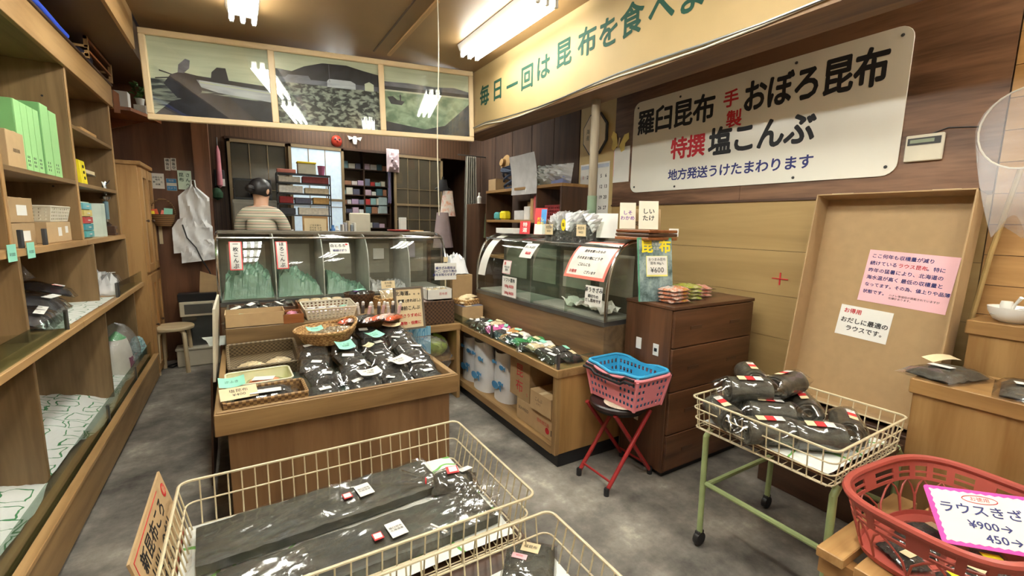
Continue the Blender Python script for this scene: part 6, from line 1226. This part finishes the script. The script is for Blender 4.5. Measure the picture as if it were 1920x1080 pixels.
# masks on the lintel
mk = T('wall_mask', 'small red carved mask hanging on the lintel', 'mask', (1.11, 6.19, 2.50)); MB().lathe([(.0, .04), (.04, .03), (.062, .0), (.066, -.01)], 20, M=Matrix.Rotation(pi/2, 4, 'X') @ Matrix.Diagonal((1, 1.1, 1, 1)), caps=False).build('face', mat('mask_red', (178, 58, 42), .4), mk, True)
for x in (-.025, .025): MB().lathe([(.0, 0), (.012, .002), (0, .006)], 10, M=Matrix.Translation((x, -.036, .015)) @ Matrix.Rotation(pi/2, 4, 'X'), caps=False).build('eye', INK, mk)
MB().lathe([(.014, 0), (.006, .03), (0, .034)], 8, M=Matrix.Translation((0, -.034, -.005)) @ Matrix.Rotation(pi/2, 4, 'X')).build('nose', mat('mask_red', (178, 58, 42), .4), mk, True)
m2 = T('wall_figure', 'small white winged ornament beside the red mask', 'ornament', (1.33, 6.18, 2.53)); MB().lathe([(.02, -.05), (.03, 0), (.02, .05)], 14, sy=.6).build('body', WHITE, m2, True)
for s in (-1, 1): MB().prism([(0, 0, .03), (s*.09, 0, .05), (s*.07, 0, .0)], (0, .012, 0)).build('wing', WHITE, m2)
# garments, curtain, little cabinet
gs = T('garment_stand', 'garment stand carrying orange and white clothes beside the dark doorway', 'garment stand', (2.14, 5.2, .2))
MB().cyl((0, 0, 0), (0, 0, 1.85), .012, 10).build('pole', BLACK, gs); MB().lathe([(.16, 0), (.16, .02), (.02, .03)], 20).build('base', BLACK, gs); MB().tube([(-.1, 0, 1.70), (0, 0, 1.76), (.1, 0, 1.70)], .008, 6).build('arm', BLACK, gs)
def garment(nm, lab, x, y, z, w, d, h, m, tw): tag(MB().grid(lambda u, v: ((w/2)*(.55+.45*(1-v))*cos(u*2*pi)*(1+.12*sin(u*11)), d/2*sin(u*2*pi)*(1+.2*sin(u*9+tw)), h*v), 24, 8, cu=True).build(nm, m, loc=(x, y, z), smooth=True), lab, 'clothing')
garment('festival_coat', 'orange and white festival coat on the garment stand', 2.18, 5.16, 1.58, .22, .14, .30, blotch('orange_white_cloth', [(222, 126, 48), (232, 226, 216), (206, 96, 36)], 9, .8), 0); garment('grey_jacket', 'mauve-grey jacket hanging lower on the garment stand', 2.10, 5.12, 1.20, .28, .16, .42, mat('mauve_grey_cloth', (156, 138, 138), .8), 2); garment('dark_hat', 'dark cap on top of the garment stand', 2.13, 5.19, 1.88, .16, .14, .13, mat('dark_cap', (34, 34, 38), .8), 1)
cu_ = T('curtain', 'grey gathered curtain at the dark doorway', 'curtain', (2.76, 5.7, .2)); MB().grid(lambda u, v: ((u-.5)*(.16+.12*(1-v)), .025*sin(u*34), 2.2*v), 60, 6).build('cloth', mat('grey_curtain', (142, 136, 124), .85), cu_, True); MB().cyl((-.2, 0, 2.21), (.24, 0, 2.21), .008, 8).build('rail', STEEL, cu_)
bc = T('bedside_cabinet', 'small dark cabinet with a green cloth beside the curtain', 'cabinet', (2.60, 5.15, .2)); MB().box(0, .30, 0, .35, 0, 1.55).build('body', DARKW(2), bc, bev=.004); MB().box(.01, .29, -.012, 0, .8, 1.5).build('door', DARKW(2), bc)
tag(MB().grid(lambda u, v: (.05*(1+.4*(1-v))*cos(u*2*pi), .02*sin(u*2*pi), .3*v), 14, 5, cu=True).build('green_cloth', mat('moss_cloth', (96, 104, 72), .85), loc=(2.72, 5.10, 1.32), smooth=True), 'moss green cloth hanging on the small dark cabinet', 'cloth')
tag(MB().lathe([(.025, 0), (.03, .08), (.012, .10), (.012, .14)], 12).build('spray_bottle', WHITE, loc=(2.66, 5.25, 1.752), smooth=True), 'white spray bottle on the small dark cabinet', 'bottle')
# things in the gap left of the doors
ub = T('umbrella', 'closed pink umbrella hanging in the gap past the partition', 'umbrella', (-.17, 6.1, 1.84)); MB().lathe([(.004, 0), (.03, .03), (.022, .40), (.006, .46)], 12).build('canopy', mat('pink_cloth', (206, 130, 140), .7), ub, True); MB().cyl((0, 0, .46), (0, 0, .55), .005, 8).build('shaft', STEEL, ub)
tag(MB().lathe([(0, 0), (.05, .03), (.055, .08), (.03, .13), (0, .14)], 14, caps=False).build('green_ball_bag', mat('dark_green_net', (60, 96, 66), .8), loc=(-.2, 6.08, 1.70), smooth=True), 'green net bag hanging under the pink umbrella', 'bag'); back('hanging_satchel', 'dark satchel hanging in the gap past the partition', 'bag', -.22, -.12, 6.12, 1.86, 2.04, DGREY, .06)
back('white_tag', 'white paper tag on the hanging satchel', 'tag', -.17, -.12, 6.10, 1.86, 1.94, PAPER, .004)

# ================================================================== alcove shelves behind the pole
al = T('alcove_shelves', 'dark wooden shelves in the alcove behind the round pole', 'shelves', (2.55, 3.36, 0))
for z in (1.855, 1.515, 1.1): MB().box(0, .36, 0, 1.50, z, z+.03).build('shelf', BOXW(1), al, bev=.002)
for y in (0, .40, 1.475): MB().box(0, .36, y, y+.025, 0, 1.855).build('upright', DARKW(2), al)
Z1, Z2 = 1.886, 1.546
def al_thing(mb, nm, lab, cat, m, loc, rot=None, sm=False):
    o = tag(mb.build(nm, m, loc=loc, smooth=sm), lab, cat)
    if rot: o.rotation_euler = rot
    return o
al_thing(MB().grid(lambda u, v: (.02*sin(v*3)+.01*sin(u*5), (.5-u)*.50, .40*v-.08), 10, 8), 'poster_sheet', 'large translucent white sheet hanging over the upper alcove shelf', 'paper', mat('grey_white_sheet', (190, 188, 186), .6), (2.535, 4.0, Z1), (0, radians(-6), 0))
c_ = T('paper_ticket', 'tiny white ticket on the upper alcove shelf edge', 'ticket', (2.548, 3.95, 1.84)); card(c_, frame((0, 0, 0), (0, -1, 0), (0, 0, 1)), .06, .05, PAPER)
for i, (y, w, h, lab, m) in enumerate(((3.74, .22, .20, 'clear bag of printed papers on the upper alcove shelf', POLY), (3.52, .24, .19, 'clear bag of blue goods at the near end of the upper alcove shelf', POLY))): al_thing(pillow(w, h, .12, 141+i, 10, 10, .35), 'polythene_bag', lab, 'bag', m, (2.68, y, Z1+.10), (radians(80), 0, radians(-80)), True)
back('blue_box', 'low blue box inside the near clear bag on the alcove shelf', 'box', 2.60, 2.70, 3.42, Z1, Z1+.07, mat('slate_blue', (110, 120, 160), .5), .18)
back('green_folder', 'pale green folder beside the hanging sheet', 'folder', 2.60, 2.80, 3.82, Z1, Z1+.20, mat('pale_green_sheet', (206, 226, 206), .6), .02)
al_thing(MB().lathe([(.11, 0), (.09, .012), (.05, .02), (.045, .06), (0, .075)], 20, caps=False), 'straw_hat', 'straw hat hanging on the alcove wall', 'hat', mat('straw', (176, 140, 90), .8), (2.93, 5.06, 2.26), (0, radians(-80), 0), True)
nb = T('net_bundle', 'bundle of dark blue netting on the far end of the upper alcove shelf', 'netting', (2.72, 4.52, Z1))
for i in range(7): MB().tube([(.06*cos(t)*(1+.1*i), (.14+.012*i)*sin(t), .02+.03*i+.05*(1+cos(t+i))) for t in [k*2*pi/18 for k in range(18)]], .013, 6, True).build('net_coil', mat('blue_net', (50, 62, 84), .8), nb, True)
carton('open tan carton at the far end of the upper alcove shelf', (2.66, 4.74, Z1), .18, .18, .13, CARD, 0, True)
for i, (y0, y1, h, c, lab) in enumerate(((3.79, 3.84, .24, (220, 214, 206), 'tall white box with red edge on the lower alcove shelf'), (3.85, 3.90, .25, (206, 96, 96), 'tall red and white box on the lower alcove shelf'), (3.91, 3.96, .22, (190, 150, 100), 'brown album on the lower alcove shelf'), (3.98, 4.08, .14, (230, 226, 218), 'small white tin on the lower alcove shelf'), (4.10, 4.28, .10, (206, 204, 200), 'low white carton on the lower alcove shelf'))): back('shelf_box', lab, 'box', 2.60, 2.72, y0, Z2, Z2+h, mat('ab%d' % i, c, .6), y1-y0)
back('brown_bag', 'brown paper parcel behind the tins in the alcove', 'parcel', 2.76, 2.88, 3.98, Z2, Z2+.20, CARD, .28)
back('yellow_tub', 'yellow tub on the far end of the lower alcove shelf', 'tub', 2.60, 2.70, 4.50, Z2, Z2+.10, mat('yellow_plastic', (240, 218, 40), .4), .12, None, .02); back('teal_tub', 'teal tub at the very end of the lower alcove shelf', 'tub', 2.60, 2.68, 4.66, Z2, Z2+.09, mat('teal', (90, 170, 170), .4), .10, None, .02)
lattice('dark red plastic basket on the lower alcove shelf near the pole', (2.72, 3.56, Z2), .22, .30, .14, mat('maroon_plastic', (134, 44, 46), .5), 0, 0, 9, 4)
cal = T('wall_calendar', 'tall wall calendar with large figures behind the pole', 'calendar', (2.985, 3.42, 1.85)); CFm = frame((0, 0, 0), (0, -1, 0), (0, 0, 1)); card(cal, CFm, .42, .50, PAPER, .003); MB().box(-.20, .20, .20, .235, 0, .0008, M=CFm).build('heading_band', mat('heading_grey', (190, 200, 214), .6), cal)
for r in range(4):
    for c in range(6): text(str(1+r*7+c), .045, off(CFm, -.165+.066*c, .12-.10*r), REDINK if c == 0 else INK, cal, .001)
oc = T('octagon_plaque', 'cream octagonal plaque half hidden by the round pole', 'plaque', (2.985, 3.42, 2.37)); MB().prism([(0, .18*cos(radians(22.5+45*i)), .205*sin(radians(22.5+45*i))) for i in range(8)], (-.02, 0, 0)).build('rim', DGREY, oc); MB().prism([(-.0205, .165*cos(radians(22.5+45*i)), .19*sin(radians(22.5+45*i))) for i in range(8)], (-.004, 0, 0)).build('face', CREAM, oc); text('海\n産', .05, frame((-.0255, .09, 0), (0, -1, 0), (0, 0, 1)), INK, oc)
bu = T('butterfly_card', 'yellow paper butterfly on the veneer beside the pole', 'card', (2.982, 3.10, 2.25))
for s in (-1, 1): MB().prism([(0, s*.01, -.03), (0, s*.05, .07), (0, s*.10, .09), (0, s*.115, .04), (0, s*.08, .0), (0, s*.085, -.06), (0, s*.05, -.08)], (-.002, 0, 0)).build('wing', mat('pale_yellow_card', (236, 214, 120), .6), bu)
MB().box(-.004, 0, -.008, .008, -.05, .04).build('body', CREAM, bu); bu.rotation_euler = (radians(12), 0, 0)
fc = T('small_card', 'plain white card with pink edge below the paper butterfly', 'card', (2.983, 3.06, 2.05)); card(fc, CFm, .20, .31, PAPER, .002); MB().box(-.10, -.094, -.1, .15, 0, .0008, M=CFm).build('pink_edge', PINK, fc)
